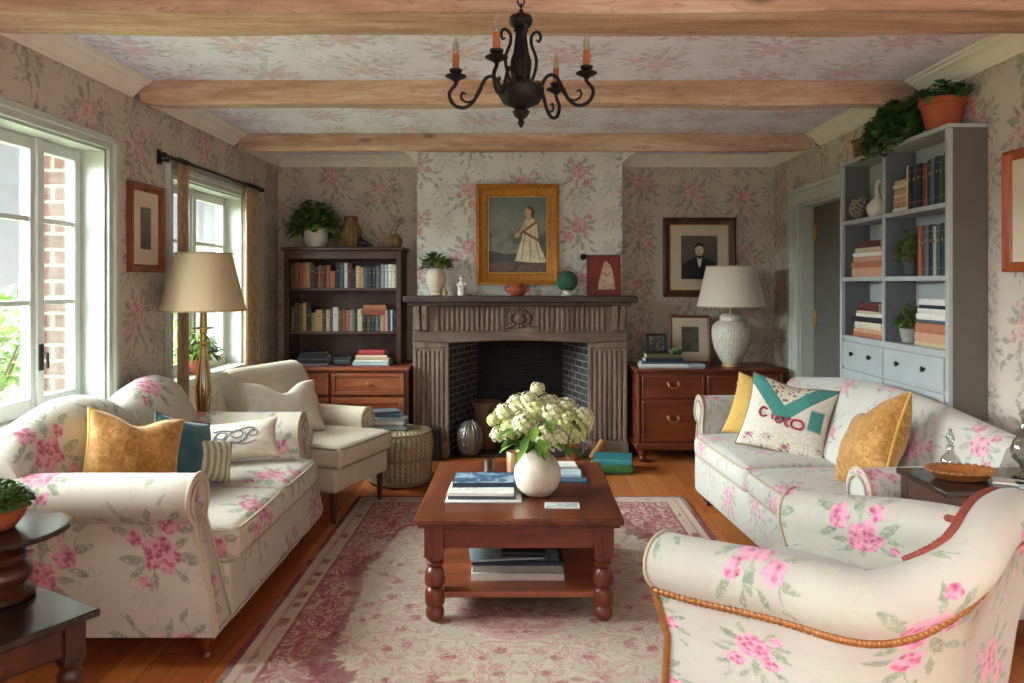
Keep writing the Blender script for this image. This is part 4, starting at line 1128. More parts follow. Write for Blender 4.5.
def book_mesh(w, h, th, c, band=True, soft=False):
    """spine on -Y, width (depth) w along +Y, height h along Z, thickness th along X, base at z=0, centred on x"""
    b = .0025 if not soft else .0012
    m = MB(); m.box(-th/2, -th/2 + b, 0, w, 0, h).box(th/2 - b, th/2, 0, w, 0, h); 
    n = 6; ring0 = [(-th/2 + th*i/n, -.004*math.sin(PI*i/n)*(0 if soft else 1), 0) for i in range(n + 1)] + [(th/2, b*1.4, 0), (-th/2, b*1.4, 0)]
    m.loft([ring0, [(x, y, h) for x, y, z in ring0]])
    if band and not soft:
        for z in (.14, .86): m.box(-th/2 + .0005, th/2 - .0005, -.0046, -.001, h*z, h*z + .002, mi=1)
        m.box(-th*.2, th*.2, -.0052, -.002, h*.66, h*.72, mi=1)
    p = MB(); p.box(-th/2 + b, th/2 - b, b*1.4, w - .004, .003, h - .003)
    return m, p
def band_mat(c): return cov('gold') if c in ('black', 'navy', 'maroon', 'dgreen', 'brown', 'slate', 'red', 'teal', 'green', 'olive', 'rust', 'blue') else plain(tuple(shade(PALS[c], .45)), .7, 0, .1, 22, 0, 'band_dark')
def upright(label, c, loc, rz, w, h, th, group, lean=0., soft=False):
    m, p = book_mesh(w, h, th, c, True, soft)
    o = m.build('book', [cov(c), band_mat(c)], None, loc=loc, rot=(0, lean, rz), sharp=40)
    tag(o, label, 'book', group)
    p.build('page_block', M['page'], o)
    return o
def flat_book(label, c, loc, rz, w, h, th, group, soft=False, pages='page', cat='book', name='book', extra=None):
    """lies flat: spine toward the viewer side (-Y local), long side along X"""
    m, p = book_mesh(w, h, th, c, False, soft)
    R = Matrix(((0, 0, 1, -h/2), (0, 1, 0, -w/2), (-1, 0, 0, th/2), (0, 0, 0, 1)))
    m.v = [R @ v for v in m.v]; p.v = [R @ v for v in p.v]
    o = m.build(name, [cov(c), band_mat(c)], None, loc=loc, rot=(0, 0, rz), sharp=40)
    tag(o, label, cat, group)
    p.build('page_block', M[pages], o)
    if extra: extra(o, w, h, th)
    return o
def stack(items, x, y, z, place, group, rz0=0., jit=.06, sd=0, soft=False, pages='page', cat='book'):
    """items bottom to top: (colour, w, h, th)"""
    rs = random.Random(sd); n = len(items); out = []
    for i, it in enumerate(items):
        c, w, h, th = it[:4]; flags = it[4] if len(it) > 4 else {}
        pos = 'bottom' if i == 0 else ('topmost' if i == n - 1 else NTH[i] + ' from bottom')
        nm = flags.get('word', WORD.get(c, c)); kind_ = flags.get('kind', 'book')
        out.append(flat_book(f'{nm} {kind_}, {pos} in the stack {place}', c, (x + rs.uniform(-1, 1)*.006, y + rs.uniform(-1, 1)*.006, z), rz0 + flags.get('rz', rs.uniform(-1, 1)*jit), w, h, th - .0006, group,
                             flags.get('soft', soft), flags.get('pages', pages), flags.get('cat', cat), flags.get('name', kind_.replace(' ', '_')), flags.get('extra')))
        z += th
    return z
def photo_patch(name, mat, fx=.8, fy=.8, ox=0., oy=0.):
    def f(o, w, h, th): MB().box(-h/2*fx + ox*h, h/2*fx + ox*h, -w/2*fy + oy*w, w/2*fy + oy*w, th + .0002, th + .0009).build(name, mat, o)
    return f
def row(items, x0, x1, y, z, place, group, axis='x', rz=0., sd=0, depth=.15):
    """upright books between x0 and x1; items (colour, rel. thickness, height, lean)"""
    tot = sum(i[1] for i in items); rs = random.Random(sd); x = x0; n = len(items)
    for k, it in enumerate(items):
        c, rt, h = it[:3]; lean = it[3] if len(it) > 3 else 0.
        slot = (x1 - x0) * rt / tot; th = (slot - .0012 - h*abs(math.sin(lean))) if lean else slot - .0012
        th = max(.008, th)
        px = x + th/2 if lean <= 0 else x + th/2
        if lean > 0: px = x + th/2 * math.cos(lean); zz = z + th/2*math.sin(lean)
        elif lean < 0: px = x + slot - th/2 - .0006; zz = z + th/2*math.sin(-lean)
        else: px = x + slot/2; zz = z
        yy = y + rs.uniform(0, .012)
        lab = f"{WORD.get(c, c)} book, {NTH[k]} from the left {place}"
        if axis == 'x': loc = (px, yy, zz + .0006)
        else: loc = (y + (yy - y), 2*0 + px, zz + .0006)
        upright(lab, c, loc if axis == 'x' else (yy, px, zz + .0006), rz, depth + rs.uniform(-.01, .005), h, th, group, lean if axis == 'x' else 0)
        x += slot

# ------------------------------------------------------------------ on the coffee table
SEA = paint('cover_photo_sea', [(.3, '#1f2f44'), (.5, '#3c5f80'), (.62, '#9fb4c2'), (.75, '#24384f')], 14.)
TEXTC = paint('cover_text', [(.35, '#8f9698'), (.5, '#dad8d0'), (.7, '#e2e0da')], 40.)
x, y = -.175, 3.42
Gm = 'magazines and books on the coffee table top'
z = CTZ + .0005
flat_book('thin white magazine at the bottom of the coffee table pile', 'white', (x + .005, y - .02, z), .0, .25, .335, .006, Gm, True, 'page_white', 'magazine', 'magazine'); z += .0065
flat_book('dark-spined white book second in the coffee table pile', 'slate', (x - .005, y - .0, z), .02, .21, .30, .016, Gm, True, 'page_white'); z += .0165
flat_book('white magazine with printed cover near the front of the coffee table pile', 'white', (x - .008, y - .015, z), -.02, .20, .295, .012, Gm, True, 'page_white', 'magazine', 'magazine', photo_patch('printed_cover', TEXTC, .9, .5, 0, .1)); z += .0125
flat_book('blue photo-covered book on top of the coffee table pile', 'navy', (x + .0, y + .075, z), .03, .19, .285, .020, Gm, True, 'page_white', extra=photo_patch('cover_photo', SEA, .96, .96)); z += .02
# right of the vase
z = CTZ + .0005
flat_book('dark blue folded leaflet right of the cream vase', 'navy', (.155, 3.80, z), 1.35, .10, .20, .010, Gm, True, 'page_white', 'leaflet', 'leaflet')
flat_book('white paperback right of the cream vase, toward the fireplace', 'white', (.225, 3.90, z), .05, .12, .11, .022, Gm, True, 'page_white')
flat_book('pale blue paperback right of the cream vase, in front of the white one', 'pale', (.235, 3.76, z), -.05, .12, .12, .015, Gm, True, 'page_white')
flat_book('blue leaflet at the right front of the small paperbacks', 'blue', (.25, 3.655, z), -.1, .08, .13, .006, Gm, True, 'page_white', 'leaflet', 'leaflet')
o = MB().box(-.075, .075, -.04, .04, 0, .003).build('postcard', M['page_white'], None, loc=(PX(562, 3.24), 3.24, z), rot=(0, 0, -.04)); tag(o, 'white postcard lying alone in front of the cream vase', 'postcard')
MB().box(-.068, .068, -.034, .034, .0031, .0036).build('postcard_picture', paint('postcard_ink', [(.3, '#6d7a78'), (.5, '#b8c1bd'), (.75, '#d8d8d0')], 18.), o)
# small candle glass and copper tumbler
t = thing('glass_tumbler', 'small clear glass tumbler behind the magazine pile on the coffee table', 'glass', (PX(490, 3.8), 3.8, CTZ + .0005))
MB().lathe([(.026, 0), (.03, .003), (.031, .07), (.029, .07), (.027, .006), (0, .006)], 20).build('bowl', M['glass'], t)
t = thing('copper_tumbler', 'tall copper-coloured cup just left of the cream vase', 'cup', (PX(514, 3.72), 3.72, CTZ + .0005))
MB().lathe([(.03, 0), (.034, .004), (.038, .125), (.036, .128), (.033, .12), (.031, .008), (0, .008)], 24).build('cup', plain('#b98c68', .3, .5, .1, 20), t)
# cream vase with flowers
VX, VY = PX(537.5, 3.42), 3.42
t = thing('vase', 'round cream stoneware vase holding white hydrangeas on the coffee table', 'vase', (VX, VY, CTZ + .0005))
vp = [(.05, 0), (.066, .004), (.095, .04), (.108, .085), (.105, .12), (.085, .16), (.06, .185), (.052, .196), (.058, .208), (.064, .214), (.058, .215), (.046, .2), (.07, .16), (.09, .1), (.08, .03), (0, .02)]
MB().lathe(vp, 32).build('body', M['stoneware'], t)
t = thing('flower_bouquet', 'bunch of white and pale green hydrangeas standing in the cream vase', 'flowers', (VX, VY, CTZ + .165))
rs = random.Random(4)
PETAL = [plain('#e4dfc6', .8, 0, .06, 40, 0, 'petal_white'), plain('#dbd9a4', .8, 0, .1, 40, 0, 'petal_cream'), plain('#c6cf86', .8, 0, .1, 40, 0, 'petal_lime')]
heads = [(a, b, c*.86 - .005, d) for a, b, c, d in [(-.125, -.02, .16, .05), (-.15, .04, .23, .05), (-.06, -.06, .2, .058), (-.09, .05, .27, .055), (.0, .0, .25, .06), (.0, .06, .36, .032), (.07, -.03, .235, .06), (.05, .06, .27, .055), (.13, -.05, .2, .06), (.13, .05, .255, .055),
         (.2, 0, .215, .055), (.21, .06, .18, .05), (.17, -.06, .15, .05), (.03, -.1, .15, .056), (.09, -.09, .125, .055), (-.18, .0, .13, .035), (-.2, .02, .2, .03), (-.04, .02, .3, .045)]]
st = MB()
for i, (hx_, hy_, hz_, r) in enumerate(heads):
    st.tube(catmull([(hx_*.1, hy_*.1, -.12), (hx_*.2, hy_*.2, .05), (hx_*.75, hy_*.75, hz_*.6), (hx_, hy_, hz_)], 3), .004, 5)
    m = MB(); 
    for k in range(46):
        ph = math.acos(1 - 1.75*(k + .5)/46); th = k*2.39996
        d = V3((math.sin(ph)*math.cos(th), math.sin(ph)*math.sin(th), math.cos(ph))); c = d*r*rs.uniform(.86, 1.08)
        u = d.orthogonal().normalized(); w_ = d.cross(u); a0 = rs.uniform(0, PI); pr = r*.26
        for p in range(4):
            a = a0 + p*PI/2; e = u*math.cos(a) + w_*math.sin(a); f_ = d.cross(e)
            m.add([c, c + e*pr*.6 + f_*pr*.45 + d*.004, c + e*pr*1.1, c + e*pr*.6 - f_*pr*.45 + d*.004], [(0, 1, 2, 3)], None, rs.choice((0, 0, 1)) if i % 4 else rs.choice((1, 2, 2)))
    m.ell((0, 0, 0), (r*.75, r*.75, r*.7), 10, 6, 2)
    m.build('flower_head', PETAL, t, loc=(hx_, hy_, hz_), sharp=0)
st.build('stems', M['leaf'], t)
m = MB()
for k in range(75):
    a = rs.uniform(0, 2*PI); r = rs.uniform(.03, .15); z = rs.uniform(.05, .2)
    m.leaf((r*math.cos(a), r*math.sin(a), z), (math.cos(a), math.sin(a), rs.uniform(-.3, .5)), rs.uniform(.07, .12), rs.uniform(.035, .055), .4, mi=rs.randint(0, 1))
m.build('leaves', [M['leaf'], M['leaf_light']], t, sharp=0)
# under the table
zs = RZ + .1225
Gs = 'books and magazines on the coffee table shelf'
yb = 3.34; xb = -.02
flat_book('thick white book at the bottom of the lower shelf stack', 'white', (xb, yb, zs), .01, .25, .40, .030, Gs, True, 'page_white'); zs2 = zs + .031
flat_book('thick white book second in the lower shelf stack', 'grey', (xb - .0, yb + .01, zs2), -.01, .24, .385, .028, Gs, True, 'page_white'); zs2 += .029
flat_book('dark blue magazine on the lower shelf stack', 'navy', (xb + .0, yb + .02, zs2), .02, .24, .40, .012, Gs, True, 'page_white', 'magazine', 'magazine', photo_patch('cover_photo', SEA, .9, .9)); zs2 += .013
flat_book('pale blue magazine sticking out on top of the lower shelf stack', 'pale', (xb - .055, yb + .02, zs2), .12, .22, .32, .008, Gs, True, 'page_white', 'magazine', 'magazine'); zs2 += .009
flat_book('small black book topmost on the lower shelf stack', 'black', (xb + .03, yb + .02, zs2), -.05, .17, .19, .02, Gs)

# ------------------------------------------------------------------ left foreground: end table, pedestal stand, bowl of moss
ang = math.radians(150)
d1 = V3((math.cos(ang), math.sin(ang))); d2 = V3((math.cos(ang + PI/2), math.sin(ang + PI/2)))
corner = V3((-1.178, 2.10)); hw_ = .26; cc = corner + d1*hw_ + d2*hw_
t = thing('end_table', 'square dark wooden end table with drawer in the left foreground', 'side table', (cc.x, cc.y, 0), ang)
m = MB(); m.box(-hw_, hw_, -hw_, hw_, .478, .5); m.build('tabletop', M['dark_top'], t, bevel=.006, seg=3)
a_ = hw_ - .035
m = MB(); m.box(-a_ + .02, a_ - .02, -a_, -a_ + .018, .39, .478).box(-a_ + .02, a_ - .02, a_ - .018, a_, .39, .478).box(-a_, -a_ + .018, -a_ + .02, a_ - .02, .39, .478).box(a_ - .018, a_, -a_ + .02, a_ - .02, .39, .478)
m.build('apron', M['mahog_dark_x'], t, bevel=.003)
dr = MB().box(-a_ - .008, -a_ + .001, -a_ + .06, a_ - .06, .40, .468).build('drawer', M['mahog_dark_x'], t, bevel=.003)
MB().lathe([(.006, 0), (.006, .012), (.013, .018), (.012, .026), (0, .03)], 14, M=TM((-a_ - .008, 0, .434), ry=-PI/2)).build('knob', M['mahog_dark_z'], dr)
el = [(.014, 0), (.018, .01), (.016, .05), (.022, .16), (.03, .25), (.032, .28), (.024, .295), (.032, .31), (.033, .33), (.024, .345), (.034, .36), (.034, .37)]
for sx in (-1, 1):
    for sy in (-1, 1):
        m = MB(); m.lathe(el, 18); m.box(-.028, .028, -.028, .028, .365, .478); m.build('leg', M['mahog_dark_z'], t, loc=(sx*(a_ - .02), sy*(a_ - .02), 0))
t = thing('pedestal_stand', 'low round-topped pedestal stand of dark turned wood standing on the end table', 'stand', (-1.515, 2.16, .5005))
MB().lathe([(.09, 0), (.098, .006), (.098, .02), (.08, .03), (.072, .04), (.088, .055), (.092, .075), (.085, .095), (.07, .105), (.078, .115), (.08, .13), (.066, .145), (.055, .155), (.06, .165), (.07, .175), (.07, .178)], 32).build('pedestal', M['mahog_dark_z'], t)
MB().lathe([(.06, .178), (.175, .182), (.188, .188), (.19, .196), (.185, .2), (.178, .201), (0, .201)], 48).build('round_top', M['dark_top'], t)
t = thing('moss_bowl', 'terracotta bowl of clipped green moss on the round pedestal stand', 'potted plant', (-1.525, 2.15, .702))
MB().lathe([(.05, 0), (.062, .004), (.085, .035), (.093, .06), (.09, .062), (.08, .04), (0, .035)], 28).build('bowl', M['terracotta'], t)
rs = random.Random(8); m = MB(); m.ell((0, 0, .072), (.092, .092, .05), 20, 10)
for k in range(900):
    d = V3((rs.gauss(0, 1), rs.gauss(0, 1), abs(rs.gauss(0, .8)) + .02)).normalized()
    p = V3((d.x*.096, d.y*.096, .072 + d.z*.056)); m.leaf(p, d + V3((rs.uniform(-.7, .7), rs.uniform(-.7, .7), rs.uniform(-.2, .5))), .02, .011, .2, mi=rs.randint(0, 2))
m.build('moss', [M['leaf'], M['leaf_light'], M['leaf_dark']], t, sharp=0)

# ------------------------------------------------------------------ right: dark side table and its things
SZ = .715
t = thing('side_table', 'dark brown square side table between the right sofa and the foreground armchair', 'side table', (1.745, 2.665, 0))
sw, sd_ = .335, .165
MB().box(-sw, sw, -sd_, sd_, SZ - .022, SZ).build('tabletop', M['dark_top'], t, bevel=.004)
m = MB(); m.box(-sw + .015, sw - .015, -sd_ + .015, -sd_ + .033, SZ - .105, SZ - .022).box(-sw + .015, sw - .015, sd_ - .033, sd_ - .015, SZ - .105, SZ - .022).box(-sw + .015, -sw + .033, -sd_ + .015, sd_ - .015, SZ - .105, SZ - .022).box(sw - .033, sw - .015, -sd_ + .015, sd_ - .015, SZ - .105, SZ - .022)
m.build('apron', M['walnut_x'], t, bevel=.002)
for sx in (-1, 1):
    for sy in (-1, 1):
        m = MB(); h0 = .022; h1 = .014
        m.loft([[(-h1, -h1, 0), (h1, -h1, 0), (h1, h1, 0), (-h1, h1, 0)], [(-h0, -h0, SZ - .1), (h0, -h0, SZ - .1), (h0, h0, SZ - .1), (-h0, h0, SZ - .1)], [(-h0, -h0, SZ - .022), (h0, -h0, SZ - .022), (h0, h0, SZ - .022), (-h0, h0, SZ - .022)]])
        m.build('leg', M['walnut_z'], t, loc=(sx*(sw - .035), sy*(sd_ - .035), 0))
Z = SZ + .0005
t = thing('wooden_dish', 'shallow carved wooden dish with amber rim on the dark side table', 'dish', (1.56, 2.665, Z))
MB().lathe([(.06, 0), (.075, .004), (.098, .028), (.105, .03), (.098, .034), (.07, .012), (0, .010)], 30, sx=1.15, sy=.85).build('dish', plain('#9b5f30', .4, 0, .25, 20), t)
m = MB()
for i in range(26):
    a = 2*PI*i/26; m.ell((.112*math.cos(a), .083*math.sin(a), .033), (.011, .009, .006), 8, 5)
m.build('scalloped_rim', plain('#8c5a35', .5, 0, .3, 40, .3), t)
t = thing('glass_bottle', 'small clear glass scent bottle with stopper behind the wooden dish', 'bottle', (1.585, 2.775, Z))
MB().lathe([(.02, 0), (.03, .004), (.034, .03), (.03, .05), (.014, .065), (.010, .085), (.016, .09), (.012, .094), (0, .094)], 22).build('bottle', M['glass'], t)
MB().lathe([(.007, .094), (.01, .105), (.016, .12), (.012, .135), (.005, .145), (.008, .152), (0, .158)], 16).build('stopper', M['glass'], t)
t = thing('glass_decanter', 'large clear glass decanter at the right edge of the dark side table', 'decanter', (1.80, 2.68, Z))
MB().lathe([(.035, 0), (.045, .005), (.04, .02), (.018, .035), (.02, .045), (.045, .07), (.05, .1), (.04, .13), (.02, .155), (.014, .19), (.024, .2), (0, .2)], 26).build('bottle', M['glass'], t)
MB().lathe([(.01, .2), (.018, .212), (.022, .225), (.012, .24), (0, .246)], 18).build('stopper', M['glass'], t)
flat_book('white booklet lying beside the wooden dish on the dark side table', 'white', (1.70, 2.60, Z), -.5, .07, .12, .008, 'papers on the dark side table', True, 'page_white', 'booklet', 'booklet')
flat_book('pale blue booklet at the near right of the dark side table', 'pale', (1.75, 2.545, Z), -.35, .07, .12, .008, 'papers on the dark side table', True, 'page_white', 'booklet', 'booklet')

# ------------------------------------------------------------------ pouf and its books, hearth things, floor books
t = thing('pouf', 'round woven straw-coloured pouf between the dark bookcase and the fireplace', 'pouf', (-.868, 5.34, 0))
MB().lathe([(.19, 0), (.215, .01), (.228, .06), (.224, .16), (.222, .18), (.232, .2), (.238, .27), (.23, .33), (.205, .365), (.15, .378), (0, .382)], 40).build('body', M['pouf'], t)
m = MB()
for z, r in ((.355, .214), (.185, .223), (.03, .222)): m.tube([(r*math.cos(a), r*math.sin(a), z) for a in [2*PI*i/40 for i in range(40)]], .008, 6, True)
m.build('cord', plain('#8a7654', .9, 0, .2, 60, .3), t)
z = stack([('pale', .19, .30, .024), ('grey', .19, .27, .016), ('white', .18, .28, .022), ('pale', .18, .27, .026, dict(rz=.3)), ('blue', .17, .22, .018, dict(rz=-.05)), ('slate', .15, .19, .02, dict(rz=.25))], -.965, 5.31, .3845, 'on the woven pouf', 'books stacked on the pouf', .12, .12, 3, True, 'page_white')
z = stack([('dgreen', .20, .26, .02, dict(word='dark green', rz=.0)), ('green', .22, .28, .05, dict(rz=.1)), ('teal', .22, .28, .045, dict(rz=-.16, word='teal'))], .675, 5.62, .0005, 'on the floorboards before the fireplace', 'books stacked on the floor', 0, .05, 4, False, 'page')
t = thing('wire_lantern', 'silvery ribbed metal lantern with ring handle standing in the fireplace', 'lantern', (PX(470, 6.09), 6.09, .0265))
m = MB(); LR = .105
prof_l = [(.055, 0), (.088, .03), (.1, .09), (.1, .15), (.088, .2), (.055, .245), (.02, .262), (.0, .265)]
m.lathe([(r*.94, z_) for r, z_ in prof_l], 24)
for i in range(16):
    a = 2*PI*i/16; m.tube([(r*math.cos(a), r*math.sin(a), z_) for r, z_ in prof_l[:-1]], .005, 5)
for z_, r in ((.03, .09), (.09, .102), (.15, .102), (.2, .09)): m.tube([(r*math.cos(a), r*math.sin(a), z_) for a in [2*PI*i/28 for i in range(28)]], .004, 5, True)
m.build('body', plain('#8b857c', .35, .7, .3, 30, .2), t)
MB().tube([(.03*math.cos(a), 0, .285 + .03*math.sin(a)) for a in [2*PI*i/20 for i in range(20)]], .005, 6, True).build('ring_handle', M['bronze'], t)
t = thing('tall_pot', 'tall brown earthenware pot in the fireplace behind the metal lantern', 'pot', (PX(487, 6.33), 6.33, .0205))
MB().lathe([(.085, 0), (.095, .01), (.11, .2), (.115, .34), (.13, .37), (.13, .39), (.118, .39), (.10, .33), (0, .32)], 28).build('body', plain('#5c3a28', .8, 0, .2, 12, .2), t)
t = thing('copper_mug', 'copper mug with handle on the hearth behind the hydrangeas', 'mug', (PX(572, 5.98), 5.98, .0005))
MB().lathe([(.045, 0), (.05, .004), (.053, .13), (.056, .135), (.05, .133), (.046, .01), (0, .01)], 24).build('cup', plain('#a8714d', .35, .5, .15, 20), t)
MB().tube(catmull([(.05, 0, .11), (.085, 0, .105), (.088, 0, .06), (.05, 0, .03)], 5), .007, 6).build('handle', plain('#a8714d', .35, .5, .15, 20), t)
BARK = wood('log_bark', '#6d4b2f', '#9d7146', '#bb9161', 'x', 2, .8, .5)
for i, (lx, ly, lz, rz, tl, lab) in enumerate(((PX(592, 5.93), 5.93, .001, .15, -.95, 'split log leaning on the fireplace jamb beside the copper mug'), (.70, 5.985, .036, -.1, 0., 'short split log lying behind the floor books at the fireplace'))):
    m = MB(); R = [(.034*math.cos(a)*(1 + .15*math.sin(3*a)), .034*math.sin(a)) for a in [2*PI*k/10 for k in range(10)]]
    m.loft([[(xx, a, b) for a, b in R] for xx in (0, .06, .12, .17)]) if i == 0 else m.loft([[(xx, a, b) for a, b in R] for xx in (-.06, 0, .06, .1)])
    o = m.build('log', BARK, None, loc=(lx, ly, lz + (.02 if i == 0 else 0)), rot=(0, tl, rz)); tag(o, lab, 'log', 'firewood logs')
t = thing('ash_box', 'black iron ash box standing against the left fireplace jamb', 'box', (PX(434, 6.0), 5.985, 0))
MB().box(-.055, .055, -.05, .05, .0, .23).build('body', M['black_iron'], t, bevel=.006)
MB().box(-.06, .06, -.055, .055, .23, .245).tube([(-.03, 0, .245), (-.03, 0, .27), (.03, 0, .27), (.03, 0, .245)], .005, 6).build('lid', M['black_iron'], t, bevel=.003)
# ------------------------------------------------------------------ hanging pulls
def bail_handle(parent, c, mat, w=.07):
    """bail pull facing -Y"""
    m = MB()
    m.lathe([(.016, 0), (.016, .003), (.006, .006), (.006, .016), (0, .018)], 12, M=TM((c[0] - w/2, c[1], c[2]), rx=PI/2)).lathe([(.016, 0), (.016, .003), (.006, .006), (.006, .016), (0, .018)], 12, M=TM((c[0] + w/2, c[1], c[2]), rx=PI/2))
    m.tube(catmull([(c[0] - w/2, c[1] - .014, c[2]), (c[0] - w*.45, c[1] - .022, c[2] - .02), (c[0], c[1] - .024, c[2] - .034), (c[0] + w*.45, c[1] - .022, c[2] - .02), (c[0] + w/2, c[1] - .014, c[2])], 4), .005, 6)
    return m.build('handle', mat, parent)
def knob(parent, c, mat, r=.013, rx=PI/2, rz=0.):
    return MB().lathe([(r*.5, 0), (r*.45, r*.5), (r, r*.8), (r*.95, r*1.2), (0, r*1.45)], 14, M=TM(c, rx=rx, rz=rz)).build('knob', mat, parent)
def panel_front(parent, name, x0, x1, z0, z1, y, mat, fr=.028):
    m = MB(); m.box(x0, x1, y - .012, y + .004, z0, z1)
    for a, b, c, d in ((x0, x0 + fr, z0, z1), (x1 - fr, x1, z0, z1), (x0 + fr, x1 - fr, z0, z0 + fr), (x0 + fr, x1 - fr, z1 - fr, z1)): m.box(a, b, y - .022, y - .011, c, d)
    return m.build(name, mat, parent, bevel=.004)

# ------------------------------------------------------------------ left alcove: low cabinet with bookcase on top
X0, X1, YF0, YB0, TZ = -1.98, -.905, 5.955, BK - .003, .745
t = thing('low_cabinet', 'reddish-brown low cabinet with panelled drawers under the dark bookcase', 'cabinet', (0, 0, 0))
m = MB(); m.box(X0, X1, YF0 + .02, YB0, .06, TZ - .03); m.build('carcass', M['mahogany_z'], t, bevel=.003)
MB().box(X0 - .015, X1 + .012, YF0 - .015, YB0, TZ - .032, TZ).build('worktop', M['cherry_x'], t, bevel=.006)
MB().box(X0 + .01, X1 - .01, YF0 + .015, YB0, 0, .07).build('plinth', M['mahogany_x'], t, bevel=.003)
xm = PX(330, YF0)
for a, b in ((X0 + .03, xm - .015 - .52), (xm - .50, xm - .012), (xm + .012, X1 - .03)):
    if b - a < .05: continue
    d = panel_front(t, 'drawer', a, b, TZ - .225, TZ - .055, YF0 + .018, M['cherry_x'])
    knob(d, ((a + b)/2 + .0, YF0 - .006, TZ - .14), M['brass'], .016)
    d = panel_front(t, 'door', a, b, .09, TZ - .245, YF0 + .018, M['cherry_x'], .05)
    knob(d, (b - .04, YF0 - .006, .36), M['brass'], .012)
BX0, BX1, BYF, BTZ = PX(284, 6.13), PX(401, 6.13), 6.13, PZ(247, 6.13)
t = thing('bookcase', 'dark walnut open bookcase with two shelves standing on the low cabinet', 'bookcase', (0, 0, 0))
z0 = TZ + .001
for a, b in ((BX0, BX0 + .04), (BX1 - .04, BX1)): MB().box(a, b, BYF, YB0 - .012, z0, BTZ - .04).build('side', M['walnut_z'], t, bevel=.003)
MB().box(BX0, BX1, YB0 - .012, YB0, z0, BTZ - .04).build('back_panel', M['walnut_z'], t)
S1, S2 = PZ(288, 6.13), PZ(331.5, 6.13)
for z in (S1, S2): MB().box(BX0 + .04, BX1 - .04, BYF + .005, YB0 - .012, z - .022, z).build('shelf', M['walnut_x'], t, bevel=.002)
m = MB(); m.box(BX0 + .04, BX1 - .04, BYF, YB0 - .012, BTZ - .1, BTZ - .04); m.box(BX0 - .005, BX1 + .005, BYF - .012, YB0, BTZ - .052, BTZ - .03).box(BX0 - .022, BX1 + .022, BYF - .032, YB0, BTZ - .03, BTZ)
m.build('cornice', M['walnut_x'], t, bevel=.006)
r1 = [('brown', 1, .20), ('olive', .8, .21), ('rust', 1.1, .20), ('orange', 1.0, .205), ('tan', .9, .21), ('brown', 1.1, .20), ('black', .9, .18), ('rust', .9, .185), ('brown', 1., .18), ('rust', 1.1, .185), ('orange', 1.3, .14),
      ('navy', 1.1, .205), ('slate', 1.2, .205), ('white', .8, .205), ('maroon', 1.2, .20), ('black', .8, .16), ('beige', 1.2, .18), ('tan', 1., .17), ('blue', .9, .175), ('black', 1., .18), ('navy', 1., .175), ('slate', 1.1, .18), ('grey', 1., .19), ('pale', .9, .19), ('white', 1., .195), ('cream', 1., .19)]
row(r1, BX0 + .045, BX1 - .045, BYF + .03, S1, 'on the top shelf of the dark bookcase', 'books on the top shelf of the dark bookcase', sd=1)
r2 = [('olive', 1, .2), ('brown', 1., .235), ('olive', 1., .225), ('tan', .9, .235), ('black', 1.3, .19), ('gold', 1., .15), ('tan', 1.8, .175), ('brown', .9, .16), ('beige', 1., .175), ('slate', .8, .18), ('white', 1.4, .195), ('olive', .9, .17), ('rust', 1., .18), ('orange', 1., .175), ('grey', 1., .18), ('dgreen', .9, .17), ('cream', 1.2, .18)]
xs2 = lerp(BX0, BX1, .66)
row(r2, BX0 + .045, xs2, BYF + .03, S2, 'on the middle shelf of the dark bookcase', 'books on the middle shelf of the dark bookcase', sd=2)
r3 = [('black', 1, .13), ('brown', 1, .125), ('black', 1, .13), ('slate', 1, .128), ('tan', 1, .13)]
xs3 = lerp(BX0, BX1, .855)
row(r3, xs2 + .001, xs3, BYF + .03, S2, 'under the two rust books lying flat', 'short books under the flat rust books', sd=3)
stack([('rust', .13, .21, .045), ('orange', .13, .19, .04)], (xs2 + xs3)/2, BYF + .10, S2 + .132, 'on the short books of the dark bookcase', 'flat rust books on the middle shelf', 0, .05, 5)
row([('pink', 1, .17), ('navy', 1., .18), ('pale', .8, .175), ('black', 1.2, .18)], xs3 + .004, BX1 - .045, BYF + .03, S2, 'in the end group, middle shelf of dark bookcase', 'books at the right end of the middle shelf', sd=4)
# worktop level of the left bookcase: low dark stack and pale stack
xa = PX(318, 6.1)
stack([('grey', .17, .24, .018, dict(soft=True, pages='page_white', kind='magazine', cat='magazine')), ('black', .18, .25, .022), ('slate', .17, .25, .02), ('black', .17, .23, .026), ('black', .15, .19, .022)], xa - .03, 6.13, TZ + .0012, 'at the left foot of the dark bookcase', 'dark books at the foot of the bookcase', .0, .08, 6)
stack([('black', .16, .12, .025), ('slate', .15, .11, .02), ('black', .15, .11, .022)], xa + .20, 6.13, TZ + .0012, 'mid-foot of the dark bookcase', 'small dark books at the foot of the bookcase', .0, .06, 7)
stack([('pale', .18, .29, .026), ('white', .18, .28, .018, dict(pages='page_white')), ('beige', .17, .27, .016), ('cream', .17, .25, .022), ('red', .15, .21, .042)], PX(373, 6.1), 6.12, TZ + .0012, 'right at the foot of the dark bookcase', 'pale books at the foot of the bookcase', .0, .05, 8)

